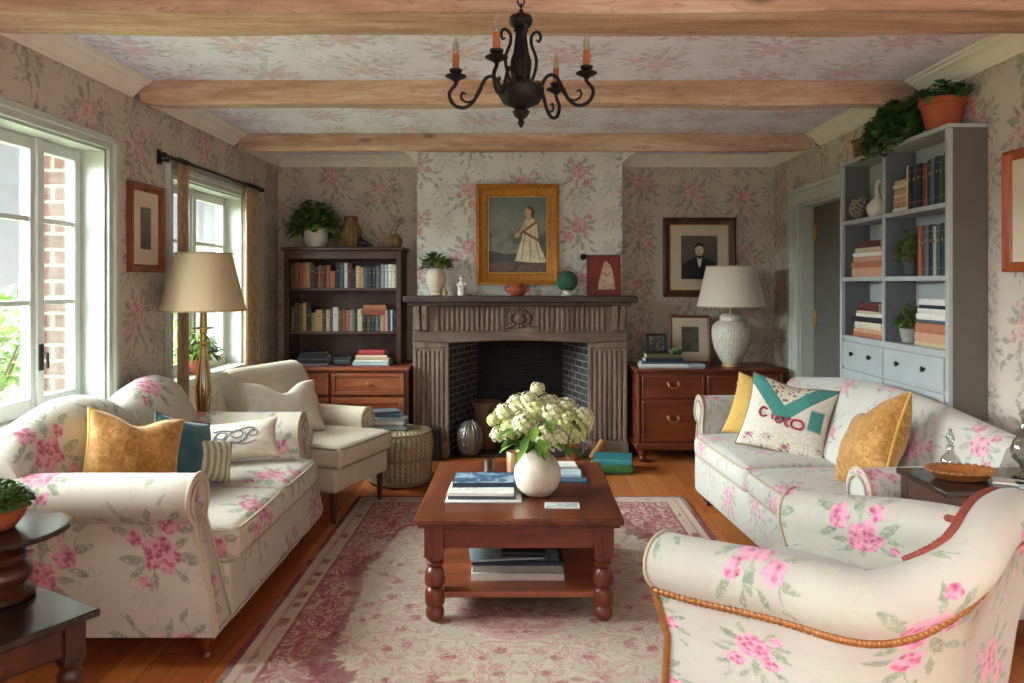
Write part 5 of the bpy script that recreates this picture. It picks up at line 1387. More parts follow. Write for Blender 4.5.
# on top of the bookcase
BT = BTZ + .0005
def plant(name, label, loc, potprof, potmat, n, L, W, spread, height, mats, sd, droop=.5, cat='potted plant', trail=0, stemh=0., group=None, soil=True, seg=28, up=.7, back=2.):
    rs = random.Random(sd); t = thing(name, label, cat, loc, 0, group)
    MB().lathe(potprof, seg).build('pot', potmat, t)
    top = max(z for r, z in potprof); rr = max(r for r, z in potprof if z > top*.8)
    if soil: MB().lathe([(rr*.80, top*.8), (rr*.8, top*.86), (0, top*.88)], 20).build('soil', M['soil'], t)
    st, m = MB(), MB()
    for k in range(n):
        a = rs.uniform(0, 2*PI); q = rs.random()**.6; r = spread*q; h = top*.86 + height*(1 - q*q*.7)*rs.uniform(.35, 1.) - trail*q*rs.random()
        r *= 1 if math.sin(a) < back else .55
        p = V3((r*math.cos(a), r*math.sin(a), h)); b = V3((rr*.4*q*math.cos(a), rr*.4*q*math.sin(a), top*.84))
        if k % 2 == 0: st.tube([b, b.lerp(p, .5) + V3((0, 0, .02)), p], .0022, 4)
        d = V3((math.cos(a), math.sin(a), rs.uniform(-.3, up)))
        m.leaf(p, d, L*rs.uniform(.7, 1.25), W*rs.uniform(.75, 1.2), droop*rs.uniform(.4, 1.3), mi=rs.randint(0, len(mats) - 1))
    st.build('stems', M['stem'], t)
    m.build('foliage', mats, t, sharp=0)
    return t
GR = [M['leaf'], M['leaf_dark'], M['leaf_light']]
plant('potted_pothos', 'bushy green pothos in a white pot on top of the dark bookcase', (PX(316, 6.28), 6.28, BT), [(.06, 0), (.075, .005), (.10, .07), (.1, .14), (.09, .17), (.095, .18), (.085, .178), (.08, .12), (0, .12)], M['ceramic_white'], 420, .085, .06, .19, .25, [M['leaf'], M['leaf_light'], M['leaf']], 21, .6, trail=.12, up=.9, back=.0)
t = thing('carved_vase', 'brown woven vase behind the pothos on top of the dark bookcase', 'vase', (PX(351, 6.3), 6.3, BT))
MB().lathe([(.06, 0), (.075, .01), (.09, .09), (.085, .15), (.06, .2), (.05, .22), (.058, .25), (.05, .25), (.04, .2), (0, .19)], 26).build('body', M['wicker'], t)
m = MB(); m.lathe([(.05, 0), (.056, .01), (.04, .015), (0, .017)], 20, c=(0, 0, .25)); m.build('lid', plain('#7a4a2c', .7, 0, .2, 20), t)
t = thing('bird_figurine', 'small black bird figurine beside the woven vase on the dark bookcase', 'figurine', (PX(365, 6.22), 6.22, BT))
m = MB(); m.loft([[(x, r*math.cos(a), z + r*1.1*math.sin(a)) for a in [2*PI*k/12 for k in range(12)]] for x, r, z in ((-.055, .006, .055), (-.035, .02, .04), (-.01, .03, .034), (.02, .022, .03), (.05, .008, .018), (.07, .004, .012))])
m.ell((-.035, 0, .065), (.02, .017, .018)).lathe([(.005, 0), (.002, .014), (0, .016)], 8, M=TM((-.052, 0, .065), ry=-PI/2)); m.box(-.02, .02, -.015, .015, 0, .008)
m.build('body', M['black'], t)
t = thing('rattan_ball_vase', 'small woven ball vase holding a twig at the right of the bookcase top', 'vase', (PX(395, 6.26), 6.26, BT))
MB().lathe([(.035, 0), (.055, .012), (.066, .045), (.058, .08), (.035, .1), (.03, .105), (.034, .112), (.026, .11), (0, .1)], 24).build('body', M['wicker'], t)
m = MB(); rs = random.Random(31)
def twig(p, d, L, r, dep):
    q = p + d*L; m.tube([p, p.lerp(q, .5) + V3((rs.uniform(-1, 1), rs.uniform(-1, 1), rs.uniform(-1, 1)))*.008, q], [r, r*.85, r*.6], 5)
    if dep: 
        for _ in range(2 + (dep > 1)): twig(p.lerp(q, rs.uniform(.5, 1)), (d + V3((rs.uniform(-.9, .9), rs.uniform(-.5, .5), rs.uniform(-.2, .6)))).normalized(), L*.62, r*.62, dep - 1)
twig(V3((0, 0, .09)), V3((.25, 0, .95)).normalized(), .1, .006, 3)
m.build('twig', plain('#8d5a4a', .8, 0, .2, 20), t)

# ------------------------------------------------------------------ mantel things
MZ = MT + .0005; YM = 6.08
plant('potted_plant', 'broad-leaved green plant in a speckled urn at the left end of the mantel', (PX(436, YM), YM, MZ), [(.045, 0), (.055, .006), (.045, .02), (.07, .07), (.085, .13), (.078, .18), (.06, .205), (.07, .22), (.06, .22), (.055, .18), (0, .17)], M['stoneware'], 64, .10, .055, .085, .13, [M['leaf'], M['leaf_light'], M['leaf_dark']], 23, .12, up=1.1)
t = thing('bird_figurine', 'tiny tan bird figurine at the foot of the speckled urn on the mantel', 'figurine', (PX(446, YM), YM - .06, MZ))
MB().ell((0, 0, .026), (.022, .017, .024)).ell((-.006, 0, .055), (.013, .012, .013)).lathe([(.004, 0), (0, .012)], 8, M=TM((-.018, 0, .055), ry=-PI/2)).box(-.014, .014, -.012, .012, 0, .006).build('body', plain('#9a7a58', .7, 0, .2, 30), t)
t = thing('porcelain_figurine', 'white porcelain figurine of a robed figure left of the gilt painting', 'figurine', (PX(461.5, YM), YM, MZ))
m = MB(); m.lathe([(.036, 0), (.04, .006), (.036, .03), (.03, .07), (.024, .1), (.02, .115), (.012, .124), (.012, .128), (.016, .135), (.018, .148), (.012, .16), (0, .164)], 20)
m.tube(catmull([(.02, -.01, .11), (.034, -.02, .085), (.012, -.034, .075)], 4), .007, 6).tube(catmull([(-.02, -.01, .11), (-.034, -.02, .085), (-.012, -.034, .075)], 4), .007, 6)
m.build('body', M['ceramic_white'], t)
MB().lathe([(.02, 0), (.021, .012), (.014, .02), (0, .022)], 14, c=(0, .002, .148)).build('hair', plain('#b89a78', .7), t)
t = thing('terracotta_bowl', 'small squat terracotta bowl on the mantel below the gilt painting', 'bowl', (PX(517, YM), YM, MZ))
MB().lathe([(.04, 0), (.05, .005), (.075, .03), (.08, .05), (.07, .07), (.05, .08), (.055, .095), (.062, .1), (.055, .1), (.042, .08), (0, .07)], 28).build('body', plain('#a5522f', .6, 0, .15, 14), t)
m = MB()
for s_ in (-1, 1): m.tube(catmull([(s_*.07, 0, .06), (s_*.092, 0, .07), (s_*.09, 0, .04), (s_*.076, 0, .035)], 4), .006, 6)
m.build('handle', plain('#a5522f', .6, 0, .15, 14), t)
t = thing('green_ball', 'textured dark green ball on a white footed stand on the mantel', 'ornament', (PX(567, YM), YM, MZ))
MB().lathe([(.045, 0), (.048, .006), (.03, .02), (.034, .036), (.045, .044), (.04, .046), (0, .04)], 24).build('stand', M['ceramic_white'], t)
MB().ell((0, 0, .118), (.088, .088, .086), 28, 18).build('ball', plain('#2f5a45', .8, 0, .3, 40, .6), t)
# red picture with a pale figure, leaning
t = thing('red_picture', 'small red picture with a pale draped figure leaning at the right end of the mantel', 'picture', (PX(604, 6.14), 6.13, MZ), (math.radians(-5), 0, 0))
w_, h_ = .275, .335
MB().box(-w_/2, w_/2, 0, .018, 0, h_).build('board', plain('#7d2a1f', .6, 0, .2, 8), t, bevel=.003)
m = MB(); 
for a, b, c, d in ((-w_/2, -w_/2 + .012, 0, h_), (w_/2 - .012, w_/2, 0, h_), (-w_/2, w_/2, 0, .012), (-w_/2, w_/2, h_ - .012, h_)): m.box(a, b, -.004, 0, c, d)
m.build('rim', plain('#5f1e17', .6), t)
flat(t, 'draped_figure', [(-.05, .05), (.09, .05), (.085, .12), (.07, .2), (.05, .255), (.02, .275), (-.005, .25), (-.02, .2), (-.04, .13)], paint('robe_paint', [(.3, '#a08468'), (.5, '#cdb595'), (.7, '#dccbb0')], 22.), -.0015)
flat(t, 'figure_head', oval(.018, .255, .022, .027), plain('#c49a78', .8), -.002)
flat(t, 'figure_arms', [(-.02, .2), (.03, .18), (.06, .2), (.05, .165), (.02, .155), (-.015, .175)], plain('#b58b68', .8), -.0025)
o = MB().lathe([(.012, 0), (.022, .003), (.026, .02), (.012, .032), (0, .034)], 10, M=TM((0, 0, 0), rx=PI/2)).build('wall_hook', M['black_iron'], None, loc=(PX(583, CB), CB - .001, PZ(257, CB)))
tag(o, 'small black hook on the chimney breast above the green ball', 'hook')

# ------------------------------------------------------------------ right alcove: sideboard, lamp, frames, books
X0, X1, YF1, TZ2 = PX(637, 5.87), 2.05, 5.87, .735
t = thing('sideboard', 'dark reddish-brown sideboard with four drawers right of the fireplace', 'sideboard', (0, 0, 0))
MB().box(X0, X1, YF1 + .02, BK - .02, .13, TZ2 - .03).build('carcass', M['mahogany_x'], t, bevel=.004)
m = MB(); m.box(X0 - .02, X1 + .02, YF1 - .018, BK - .02, TZ2 - .022, TZ2).box(X0 - .01, X1 + .01, YF1 - .005, BK - .02, TZ2 - .034, TZ2 - .021); m.build('top', M['mahogany_x'], t, bevel=.006)
m = MB(); m.box(X0 - .01, X1 + .01, YF1, BK - .02, .10, .155); m.build('base_moulding', M['mahogany_x'], t, bevel=.01)
for sx in (X0 + .05, X1 - .05):
    for y in (YF1 + .05, BK - .08): MB().lathe([(.02, 0), (.03, .01), (.034, .03), (.024, .05), (.038, .08), (.04, .102)], 16).build('leg', M['mahogany_z'], t, loc=(sx, y, 0))
xd = PX(706, YF1)
for a, b in ((X0 + .04, xd - .012), (xd + .012, X1 - .04)):
    for c, d in ((TZ2 - .225, TZ2 - .055), (.17, TZ2 - .245)):
        w_ = panel_front(t, 'drawer', a, b, c, d, YF1 + .016, M['mahogany_x'], .018)
        bail_handle(w_, ((a + b)/2, YF1 - .006, (c + d)/2 + .03), M['brass'], .08)
    MB().tube([(a - .026 if a < xd else b + .026, YF1 + .012, .16), (a - .026 if a < xd else b + .026, YF1 + .012, TZ2 - .04)], .014, 10).build('corner_column', M['mahogany_z'], t)
Z = TZ2 + .0005
def lamp_shade(t, r0, r1, z0, z1, mat, band):
    m = MB(); m.lathe([(r0, z0), (r0 - .003, z0 + .001), (r1 - .003, z1 - .001), (r1, z1)], 48) if False else None
    m = MB(); R = lambda r, z: [(r*math.cos(-2*PI*k/48), r*math.sin(-2*PI*k/48), z) for k in range(48)]
    m.loft([R(r0, z0), R(lerp(r0, r1, .5), lerp(z0, z1, .5)), R(r1, z1), R(r1 - .004, z1), R(lerp(r0, r1, .5) - .004, lerp(z0, z1, .5)), R(r0 - .004, z0)], loop=True)
    s_ = m.build('lamp_shade', mat, t, sharp=60)
    m = MB(); m.tube([(r0*math.cos(a), r0*math.sin(a), z0 + .004) for a in [2*PI*k/48 for k in range(48)]], .005, 6, True).tube([(r1*math.cos(a), r1*math.sin(a), z1 - .004) for a in [2*PI*k/48 for k in range(48)]], .005, 6, True)
    m.build('shade_trim', band, s_)
YL = 6.06
t = thing('table_lamp', 'white pierced ceramic jar lamp with cream shade on the sideboard', 'lamp', (PX(731, YL), YL, Z))
k = YL/FP
MB().lathe([(.07, 0), (.078, .004), (.075, .02), (.06, .024)], 32).build('base', plain('#b98f5a', .5, .2, .1, 20), t)
MB().lathe([(.06, .022), (.085, .05), (.13, .14), (.152, .23), (.156, .28), (.145, .33), (.11, .365), (.09, .372), (.092, .392), (.086, .41), (.07, .425), (.02, .43), (0, .43)], 40).build('jar', M['lattice'], t)
MB().lathe([(.012, .43), (.012, .5), (.02, .505), (.02, .56), (0, .56)], 12).build('lamp_socket', M['brass'], t)
lamp_shade(t, .27, .195, PZ(307, YL) - Z, PZ(266, YL) - Z, M['shade_cream'], plain('#b9a988', .8))
MB().tube([(-.16, 0, .615), (.16, 0, .615)], .003, 5).tube([(0, 0, .55), (0, 0, .66)], .004, 5).build('harp', M['brass'], t)
# leaning frame
xa, xb = PX(672, 6.2), PX(713, 6.2)
t, iw, ih, cz = picture('small oak-framed dark print leaning on the sideboard behind the white lamp', 'picture', ((xa + xb)/2, 6.28, Z), (math.radians(-9), math.radians(1.0), 0), xb - xa, .405, .022, FR_OAK, .075, CREAM, .02)
flat(t, 'print', [(-iw/2, cz - ih/2), (iw/2, cz - ih/2), (iw/2, cz + ih/2), (-iw/2, cz + ih/2)], paint('dark_print', [(.3, '#3a3732'), (.55, '#57524a'), (.75, '#6f695e')], 9.), -.0115)
zt = stack([('white', .2, .37, .03, dict(pages='page_white')), ('blue', .18, .36, .016, dict(word='blue-grey')), ('navy', .18, .3, .03), ('olive', .17, .27, .028)], PX(662, 6.05), 6.07, Z, 'at the left end of the sideboard', 'books stacked on the sideboard', .0, .03, 9)
stack([('grey', .15, .13, .016, dict(soft=True)), ('pale', .14, .14, .014, dict(soft=True)), ('grey', .14, .12, .012, dict(soft=True, word='topmost grey'))], PX(692, 5.98), 6.0, Z, 'of small booklets before the leaning frame', 'small booklets on the sideboard', .0, .06, 10, kind_='x') if False else stack([('grey', .15, .13, .016, dict(soft=True, kind='booklet', cat='booklet')), ('pale', .14, .14, .014, dict(soft=True, kind='booklet', cat='booklet'))], PX(695, 5.98), 5.99, Z, 'before the leaning oak-framed print', 'small booklets on the sideboard', .0, .06, 10)
t = thing('photo_frame', 'small black photo frame standing on the book stack of the sideboard', 'photo frame', (PX(657, 6.1), 6.11, zt + .004), (math.radians(-8), 0, .1))
w_, h_ = .165, .155; m = MB()
for a, b, c, d in ((-w_/2, -w_/2 + .02, 0, h_), (w_/2 - .02, w_/2, 0, h_), (-w_/2, w_/2, 0, .02), (-w_/2, w_/2, h_ - .02, h_)): m.box(a, b, -.008, .008, c, d)
m.build('frame', M['black'], t, bevel=.003)
MB().box(-w_/2 + .018, w_/2 - .018, -.002, .004, .018, h_ - .018).build('photo', paint('photo_dark', [(.35, '#22211f'), (.5, '#4e4a44'), (.68, '#8d887e')], 16.), t)
t = thing('frog_figurine', 'little mossy green frog figurine on the sideboard book stack', 'figurine', (PX(676, 6.02), 6.02, zt + .0005))
m = MB(); m.ell((0, 0, .024), (.04, .032, .026)).ell((0, -.026, .036), (.026, .02, .018))
for s_ in (-1, 1): m.ell((s_*.015, -.032, .05), (.009, .009, .009), 10, 6).ell((s_*.034, .008, .018), (.016, .026, .018), 12, 8).tube(catmull([(s_*.028, -.01, .022), (s_*.04, -.03, .012), (s_*.034, -.046, .005)], 4), .007, 6)
m.build('body', plain('#4f5f38', .6, 0, .3, 30, .3), t)
# ------------------------------------------------------------------ blue-grey bookcase on the right wall (local x runs from far end to near end)
YN, YFAR, DX, HT = 3.49, 4.68, 1.985, 2.155
t = thing('bookcase', 'tall blue-grey painted bookcase with six cubbies and drawers on the right wall', 'bookcase', (0, 0, 0))
Wl = RW - .002
TH_ = .022
MB().box(DX, Wl, YN, YN + TH_, 0, HT - .001).build('side', M['side_shaded'], t, bevel=.002)
MB().box(DX, Wl, YFAR - TH_, YFAR, 0, HT - .001).build('side', M['blue_shaded'], t, bevel=.002)
MB().box(Wl - .008, Wl, YN + TH_, YFAR - TH_, 0, HT - .02).build('back_panel', M['blue_paint'], t)
MB().box(DX - .003, Wl, YN - .0005, YFAR + .002, HT - .022, HT).build('top', M['blue_paint'], t, bevel=.004)
SH = (1.79, 1.445, 1.09); YMID = 4.12
for z in SH: MB().box(DX + .002, Wl - .008, YN + TH_, YFAR - TH_, z - .024, z).build('shelf', M['blue_paint'], t, bevel=.002)
MB().box(DX + .001, Wl - .008, YMID - .011, YMID + .011, 1.09, HT - .03).build('divider', M['blue_shaded'], t, bevel=.002)
m = MB(); m.box(DX + .012, DX + .03, YN + TH_, YFAR - TH_, .08, 1.066).box(DX - .002, DX + .02, YN - .001, YN + .026, 0, HT - .022).box(DX - .002, DX + .02, YFAR - .028, YFAR + .001, 0, HT - .022).box(DX + .03, DX + .05, YN, YFAR, 0, .08).box(DX - .002, DX + .008, YMID - .012, YMID + .012, 1.09, HT - .022)
m.build('face_frame', M['blue_paint'], t, bevel=.002)
for a, b in ((YN + .04, YMID - .006), (YMID + .006, YFAR - .04)):
    d = MB().box(DX - .004, DX + .014, a, b, .90, 1.055).build('drawer', M['blue_paint'], t, bevel=.004)
    for y in (a + (b - a)*.28, a + (b - a)*.72): knob(d, (DX - .004, y, .985), M['bronze'], .014, PI/2, -PI/2)
    d = MB().box(DX - .004, DX + .014, a, b, .10, .885).build('door', M['blue_paint'], t, bevel=.004)
    knob(d, (DX - .004, a + .05 if a > YMID else b - .05, .72), M['bronze'], .013, PI/2, -PI/2)
F = -PI/2                                         # books face -X
def s_stack(items, y, z, place, group, sd, x=DX + .095, **k): return stack(items, x, y, z + .0006, place, group, F, .05, sd, **k)
def s_row(items, y_left, y_right, z, place, group, sd):
    tot = sum(i[1] for i in items); y = y_left; rs = random.Random(sd)
    for k_, it in enumerate(items):
        c, rt, h = it; slot = (y_left - y_right)*rt/tot; th = slot - .0012
        upright(f"{WORD.get(c, c)} book, {NTH[k_]} from the left {place}", c, (DX + .012 + rs.uniform(0, .008), y - slot/2, z + .0006), F, .14, h, th, group)
        y -= slot
# top left cubby
t = thing('wire_sphere', 'openwork grey metal sphere in the top left cubby of the blue-grey bookcase', 'ornament', (DX + .085, 4.57, SH[0] + .001))
m = MB(); R_ = .07; c_ = V3((0, 0, R_ + .004))
for k in range(14):
    ax_ = V3((math.sin(k*2.4), math.cos(k*2.4), math.sin(k*1.3)*1.2)).normalized(); u = ax_.orthogonal().normalized(); w_ = ax_.cross(u)
    m.tube([c_ + (u*math.cos(a) + w_*math.sin(a))*R_ for a in [2*PI*i/24 for i in range(24)]], .004, 5, True)
m.build('wire_cage', plain('#8f8d88', .5, .3, .15, 30), t)
MB().ell(c_, (.045, .045, .045)).build('core', plain('#6d6a66', .8, 0, .2, 30), t)
t = thing('swan_jug', 'white ceramic swan-necked jug in the top left cubby of the blue-grey bookcase', 'jug', (DX + .085, 4.36, SH[0] + .001))
MB().lathe([(.035, 0), (.045, .004), (.062, .035), (.06, .07), (.035, .1), (.018, .12), (.015, .135)], 26).build('body', M['ceramic_white'], t)
MB().tube(catmull([(0, .0, .12), (0, .012, .16), (0, .006, .20), (0, -.02, .21), (0, -.034, .19)], 6), [.016]*6 + [.013]*6 + [.012]*6 + [.011]*6 + [.005], 10).build('neck', M['ceramic_white'], t)
# top right cubby
s_stack([('white', .13, .15, .022), ('tan', .13, .14, .028), ('peach', .12, .145, .026), ('beige', .12, .14, .024), ('tan', .12, .15, .028), ('cream', .12, .14, .022), ('beige', .12, .14, .02)], 4.0, SH[0], 'in the top right cubby, blue-grey bookcase', 'tan books in the top right cubby', 41)
s_row([('cream', .7, .225), ('black', 1.2, .22), ('navy', 1.4, .215), ('black', 1.2, .22), ('maroon', .8, .215), ('rust', .7, .21), ('navy', 1.2, .225), ('slate', 1., .225), ('navy', 1.2, .23), ('dgreen', 1.2, .225), ('navy', 1.1, .235)], 3.905, YN + TH_ + .004, SH[0], 'in the top right cubby, blue-grey bookcase', 'dark books in the top right cubby', 42)
# middle left
s_stack([('peach', .13, .42, .055), ('orange', .13, .41, .035), ('peach', .13, .42, .03), ('white', .13, .37, .024), ('beige', .13, .33, .028), ('maroon', .12, .25, .038)], 4.365, SH[1], 'in the middle left cubby, blue-grey bookcase', 'books in the middle left cubby', 43)
# middle right
plant('potted_plant', 'bushy small-leaved plant in a dark pot in the middle right cubby', (DX + .075, 3.955, SH[1] + .001), [(.035, 0), (.042, .004), (.055, .06), (.058, .075), (.052, .075), (.045, .05), (0, .05)], plain('#33363a', .6, 0, .15, 20), 420, .03, .02, .075, .20, [M['leaf_light'], M['leaf'], M['leaf_light']], 44, .3)
s_row([('rust', 1.1, .25), ('maroon', .9, .24), ('slate', 1., .25), ('black', 1.1, .25), ('grey', .8, .24), ('dgreen', 1., .245), ('navy', 1., .25), ('slate', .8, .245)], 3.79, YN + TH_ + .006, SH[1], 'in the middle right cubby, blue-grey bookcase', 'books in the middle right cubby', 45)
# lower left
s_stack([('orange', .13, .40, .025), ('peach', .13, .39, .025), ('cream', .13, .37, .04), ('black', .13, .40, .03), ('white', .12, .33, .02), ('beige', .12, .28, .016), ('maroon', .12, .24, .05)], 4.365, SH[2], 'in the lower left cubby, blue-grey bookcase', 'books in the lower left cubby', 46)
# lower right
plant('potted_plant', 'round leafy plant in a grey stone pot in the lower right cubby', (DX + .08, 3.985, SH[2] + .001), [(.032, 0), (.04, .004), (.052, .05), (.055, .078), (.048, .078), (.044, .05), (0, .05)], plain('#8b8882', .8, 0, .15, 30, .3), 300, .03, .02, .06, .14, GR, 47, .3)
s_stack([('beige', .13, .32, .027), ('peach', .13, .315, .044), ('orange', .13, .305, .047), ('slate', .13, .29, .018), ('white', .12, .28, .032), ('white', .12, .29, .024), ('navy', .12, .24, .018), ('white', .12, .25, .03)], 3.685, SH[2], 'in the lower right cubby, blue-grey bookcase', 'books in the lower right cubby', 48, pages='page_white')
# on top
Zt = HT + .0006
plant('potted_plant', 'large terracotta pot of trailing greenery at the near end of the bookcase top', (DX + .09, 3.70, Zt), [(.065, 0), (.072, .004), (.098, .12), (.1, .125), (.108, .128), (.108, .158), (.1, .16), (.095, .12), (0, .11)], M['terracotta'], 120, .062, .048, .13, .10, [M['leaf_dark'], M['leaf'], M['leaf_dark']], 51, .5)
t = thing('trailing_ivy', 'mass of dark green ivy in a low black pot trailing over the bookcase top', 'potted plant', (DX + .09, 4.10, Zt))
MB().lathe([(.06, 0), (.075, .004), (.09, .05), (.09, .06), (.08, .06), (0, .045)], 22).build('pot', M['black'], t)
rs = random.Random(52); m, st = MB(), MB()
for k in range(42):
    y0 = rs.uniform(-.04, .04); y1 = rs.uniform(-.3, .3); z1 = rs.uniform(.02, .2)*(1 - abs(y1)*1.0); x1 = rs.uniform(-.11, .05)
    P = [V3((0, y0, .05)), V3((x1*.4, y1*.35, .1 + z1*.5)), V3((x1*.9, y1*.75, z1 + .05)), V3((x1, y1, max(.012, z1*.7)))]
    if rs.random() < .45 and x1 < -.02: P += [V3((-.125, y1 + .02, .0)), V3((-.13, y1 + .03, -rs.uniform(.02, .07)))]
    C_ = catmull(P, 5); st.tube(C_, .0022, 4)
    for p in C_[3:]:
        for _ in range(2):
            d = V3((rs.uniform(-1, .5), rs.uniform(-1, 1), rs.uniform(-.3, .8)))
            q_ = p + V3((rs.uniform(-.02, .01), rs.uniform(-.025, .025), rs.uniform(0, .02)))
            m.leaf(q_, d, rs.uniform(.04, .06), rs.uniform(.035, .05), .3, mi=rs.randint(0, 2))
st.build('vine', M['stem'], t); m.build('foliage', [M['leaf_dark'], M['leaf'], M['leaf_dark']], t, sharp=0)
t = thing('basket_pot', 'small woven basket at the far end of the blue-grey bookcase top', 'basket', (DX + .08, 4.52, Zt))
MB().lathe([(.05, 0), (.058, .005), (.068, .1), (.075, .105), (.07, .112), (.06, .1), (.05, .02), (0, .02)], 24).build('body', M['wicker'], t)
MB().tube([(.073*math.cos(a), .073*math.sin(a), .11) for a in [2*PI*i/24 for i in range(24)]], .006, 6, True).build('rim', plain('#6d5a48', .8), t)

# ------------------------------------------------------------------ lamp behind the left sofa on its small round table
t = thing('lamp_table', 'small round wooden lamp table hidden behind the left sofa', 'side table', (-1.83, 4.315, 0))
MB().lathe([(.085, .575), (.098, .58), (.1, .59), (.098, .6), (0, .6)], 32).build('tabletop', M['mahogany_x'], t)
MB().lathe([(.08, 0), (.09, .01), (.08, .03), (.03, .05), (.022, .1), (.03, .25), (.022, .4), (.03, .55), (.06, .576)], 20).build('pedestal', M['mahogany_z'], t)
YL = 4.285; k = YL/FP; Zl = .6005
t = thing('table_lamp', 'brass and glass table lamp with wide tan shade behind the left sofa', 'lamp', (-1.82, YL, Zl))
MB().lathe([(.054, 0), (.06, .008), (.054, .02), (.03, .03), (.02, .04)], 28).build('base', M['brass'], t)
m = MB(); bp = [(.015, .04), (.024, .06), (.036, .12), (.043, .2), (.04, .26), (.03, .33), (.02, .40), (.016, .44), (.02, .46)]
m.lathe(bp, 24); 
m.build('glass_body', M['amber_glass'], t)
m = MB()
for i in range(8):
    a = 2*PI*i/8; m.tube([(r*1.02*math.cos(a), r*1.02*math.sin(a), z) for r, z in bp], .0045, 6)
m.lathe([(.022, .46), (.036, .465), (.036, .475), (.018, .48), (.015, .52), (.02, .525), (.02, .545), (.055, .55), (.055, .556), (.02, .56), (.016, .66), (0, .66)], 20)
m.build('brass_fittings', M['brass'], t)
z0 = PZ(311, YL) - Zl; z1 = PZ(253, YL) - Zl
lamp_shade(t, .232, .152, z0, z1, M['shade_tan'], plain('#a38a66', .8))
m = MB().tube([(0, 0, .65), (0, 0, z1 - .02)], .005, 6).tube([(-.165, 0, z1 - .02), (.165, 0, z1 - .02)], .003, 5); m.build('harp', M['brass'], t)
# plant on the sill side behind the oat armchair
plant('potted_fern', 'feathery green plant on the sill of the second window behind the plain armchair', (LW - .03, 4.93, .8126), [(.04, 0), (.046, .004), (.06, .09), (.064, .1), (.056, .1), (0, .085)], M['terracotta'], 420, .06, .016, .13, .2, [M['leaf_light'], M['leaf'], M['leaf_light']], 61, .5)

# ------------------------------------------------------------------ chandelier
YC = 2.5; ZC = PZ(78, YC)
t = thing('chandelier', 'black wrought-iron chandelier with four candle lights hanging from the beamed ceiling', 'chandelier', (PX(521, YC), YC, ZC))
m = MB()
for i in range(5):
    z = .225 + i*.034; P = [(.011*math.cos(a)*(1 if i % 2 else 0), .011*math.cos(a)*(0 if i % 2 else 1), z + .021*math.sin(a)) for a in [2*PI*k/14 for k in range(14)]]
    m.tube(P, .0032, 6, True)
m.build('chain', M['bronze'], t)
MB().lathe([(.05, CE - ZC), (.05, CE - ZC - .012), (.02, CE - ZC - .03), (.008, CE - ZC - .045)][::-1], 20).build('ceiling_rose', M['bronze'], t)
m = MB(); m.lathe([(.004, -.165), (.012, -.15), (.008, -.14), (.022, -.128), (.03, -.112), (.018, -.104), (.03, -.098), (.06, -.085), (.075, -.06), (.078, -.035), (.06, -.022), (.045, -.016), (.03, .0), (.034, .03), (.036, .055), (.026, .085), (.02, .13), (.018, .15), (.026, .158), (.02, .165), (.032, .172), (.04, .188), (.036, .204), (.018, .212), (.01, .218), (.006, .228), (0, .228)], 28)
m.build('body', M['bronze'], t)
for i in range(4):                                      # S straps round the stem
    a = i*PI/2 + .25; e = V3((math.cos(a), math.sin(a), 0))
    P = catmull([e*r + V3((0, 0, z)) for r, z in ((.034, -.02), (.05, .03), (.052, .07), (.036, .115), (.038, .145), (.056, .158), (.068, .145), (.062, .125), (.052, .132))], 5)
    MB().tube(P, [.0055]*(len(P) - 8) + [.005 - .0004*k for k in range(8)], 8).build('scroll_strap', M['bronze'], t)
for a in (math.radians(178), math.radians(-8), math.radians(-110), math.radians(55)):
    e = V3((math.cos(a), math.sin(a), 0)); R = .218
    P = catmull([e*r + V3((0, 0, z)) for r, z in ((.06, -.05), (.085, .0), (.115, .002), (.14, -.04), (.16, -.078), (.192, -.098), (.226, -.086), (.24, -.05), (R, -.018), (R, -.002))], 5)
    arm = MB().tube(P, .0062, 8).build('arm', M['bronze'], t)
    P = catmull([e*r + V3((0, 0, z)) for r, z in ((.13, -.03), (.15, -.065), (.178, -.08), (.2, -.066), (.196, -.048), (.184, -.052))], 5)
    MB().tube(P, [.0042]*(len(P) - 5) + [.004, .0036, .0032, .0028, .0022], 7).build('scroll', M['bronze'], arm)
    o = e*R
    MB().lathe([(.006, -.012), (.012, -.006), (.02, -.002), (.036, .006), (.034, .01), (.014, .008), (.012, .016), (.02, .022), (.022, .03), (.012, .03)], 20, c=o).build('candle_cup', M['bronze'], arm)
    cn = MB().lathe([(.011, .03), (.0115, .032), (.011, .082), (0, .082)], 14, c=o).build('candle', M['candle'], arm)
    bm = MB().lathe([(.0085, .082), (.011, .092), (.0105, .108), (.007, .125), (.003, .138), (0, .142)], 14, c=o); bm.build('bulb', M['bulb'], arm)
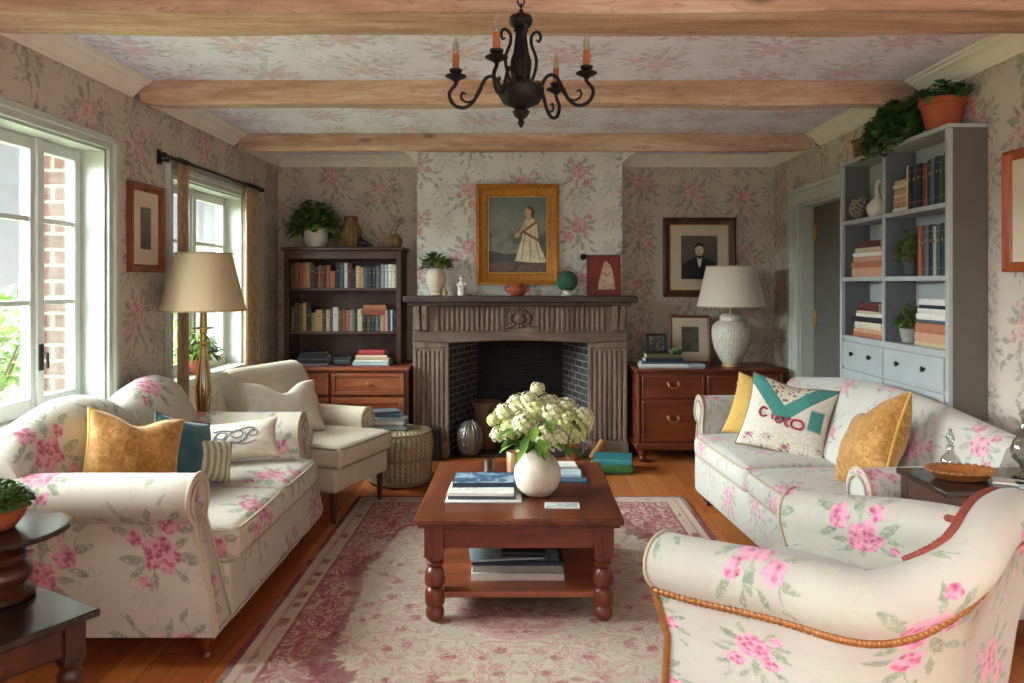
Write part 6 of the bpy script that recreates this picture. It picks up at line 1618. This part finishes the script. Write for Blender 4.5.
# ------------------------------------------------------------------ light and camera
W = bpy.data.worlds.new('World'); SC.world = W; W.use_nodes = True
nt = W.node_tree; bg = nt.nodes['Background']; bg.inputs[1].default_value = 1.
tc = nt.nodes.new('ShaderNodeTexCoord'); sx_ = nt.nodes.new('ShaderNodeSeparateXYZ'); rp = nt.nodes.new('ShaderNodeValToRGB')
nt.links.new(tc.outputs['Generated'], sx_.inputs[0]); mr = nt.nodes.new('ShaderNodeMapRange'); mr.inputs[1].default_value = -1.; mr.inputs[2].default_value = 1.
nt.links.new(sx_.outputs[2], mr.inputs[0]); nt.links.new(mr.outputs[0], rp.inputs[0])
SKY_UP, FILL_DN = 1.05, 2.2  # world below the horizon brightened as added fill for the ceiling
rp.color_ramp.elements[0].position = .40; rp.color_ramp.elements[0].color = (FILL_DN, FILL_DN*.99, FILL_DN*.97, 1)
rp.color_ramp.elements[1].position = .6; rp.color_ramp.elements[1].color = (SKY_UP*.97, SKY_UP*.98, SKY_UP, 1)
nt.links.new(rp.outputs[0], bg.inputs[0])
def area(name, loc, rot, sx, sy, e, col):
    l = bpy.data.lights.new(name, 'AREA'); l.shape = 'RECTANGLE'; l.size = sx; l.size_y = sy; l.energy = e; l.color = col
    o = bpy.data.objects.new(name, l); COL.objects.link(o); o.location = loc; o.rotation_euler = rot
    return o
# overcast sky as a big bright sheet well outside the windows
area('sky_light', (-9.0, -1.5, 5.8), (0, math.radians(-60), 0), 8, 26, 46000, (.93, .97, 1))
cam = bpy.data.cameras.new('Camera'); co = bpy.data.objects.new('Camera', cam); COL.objects.link(co)
cam.sensor_width = 36; cam.lens = FP/1024*36
co.location = (0, 0, EYE); co.rotation_euler = (PI/2, 0, 0)
cam.shift_x = -(CX - 512)/1024; cam.shift_y = (CY - 341.5)/1024
cam.clip_start = .05; SC.camera = co
SC.view_settings.view_transform = 'Standard'; SC.view_settings.look = 'None'; SC.view_settings.exposure = 0.0
SC.cycles.use_denoising = True
SC.cycles.max_bounces = 8; SC.cycles.diffuse_bounces = 4; SC.cycles.glossy_bounces = 3; SC.cycles.transparent_max_bounces = 12
SC.cycles.sample_clamp_indirect = 6; SC.cycles.caustics_reflective = False; SC.cycles.caustics_refractive = False
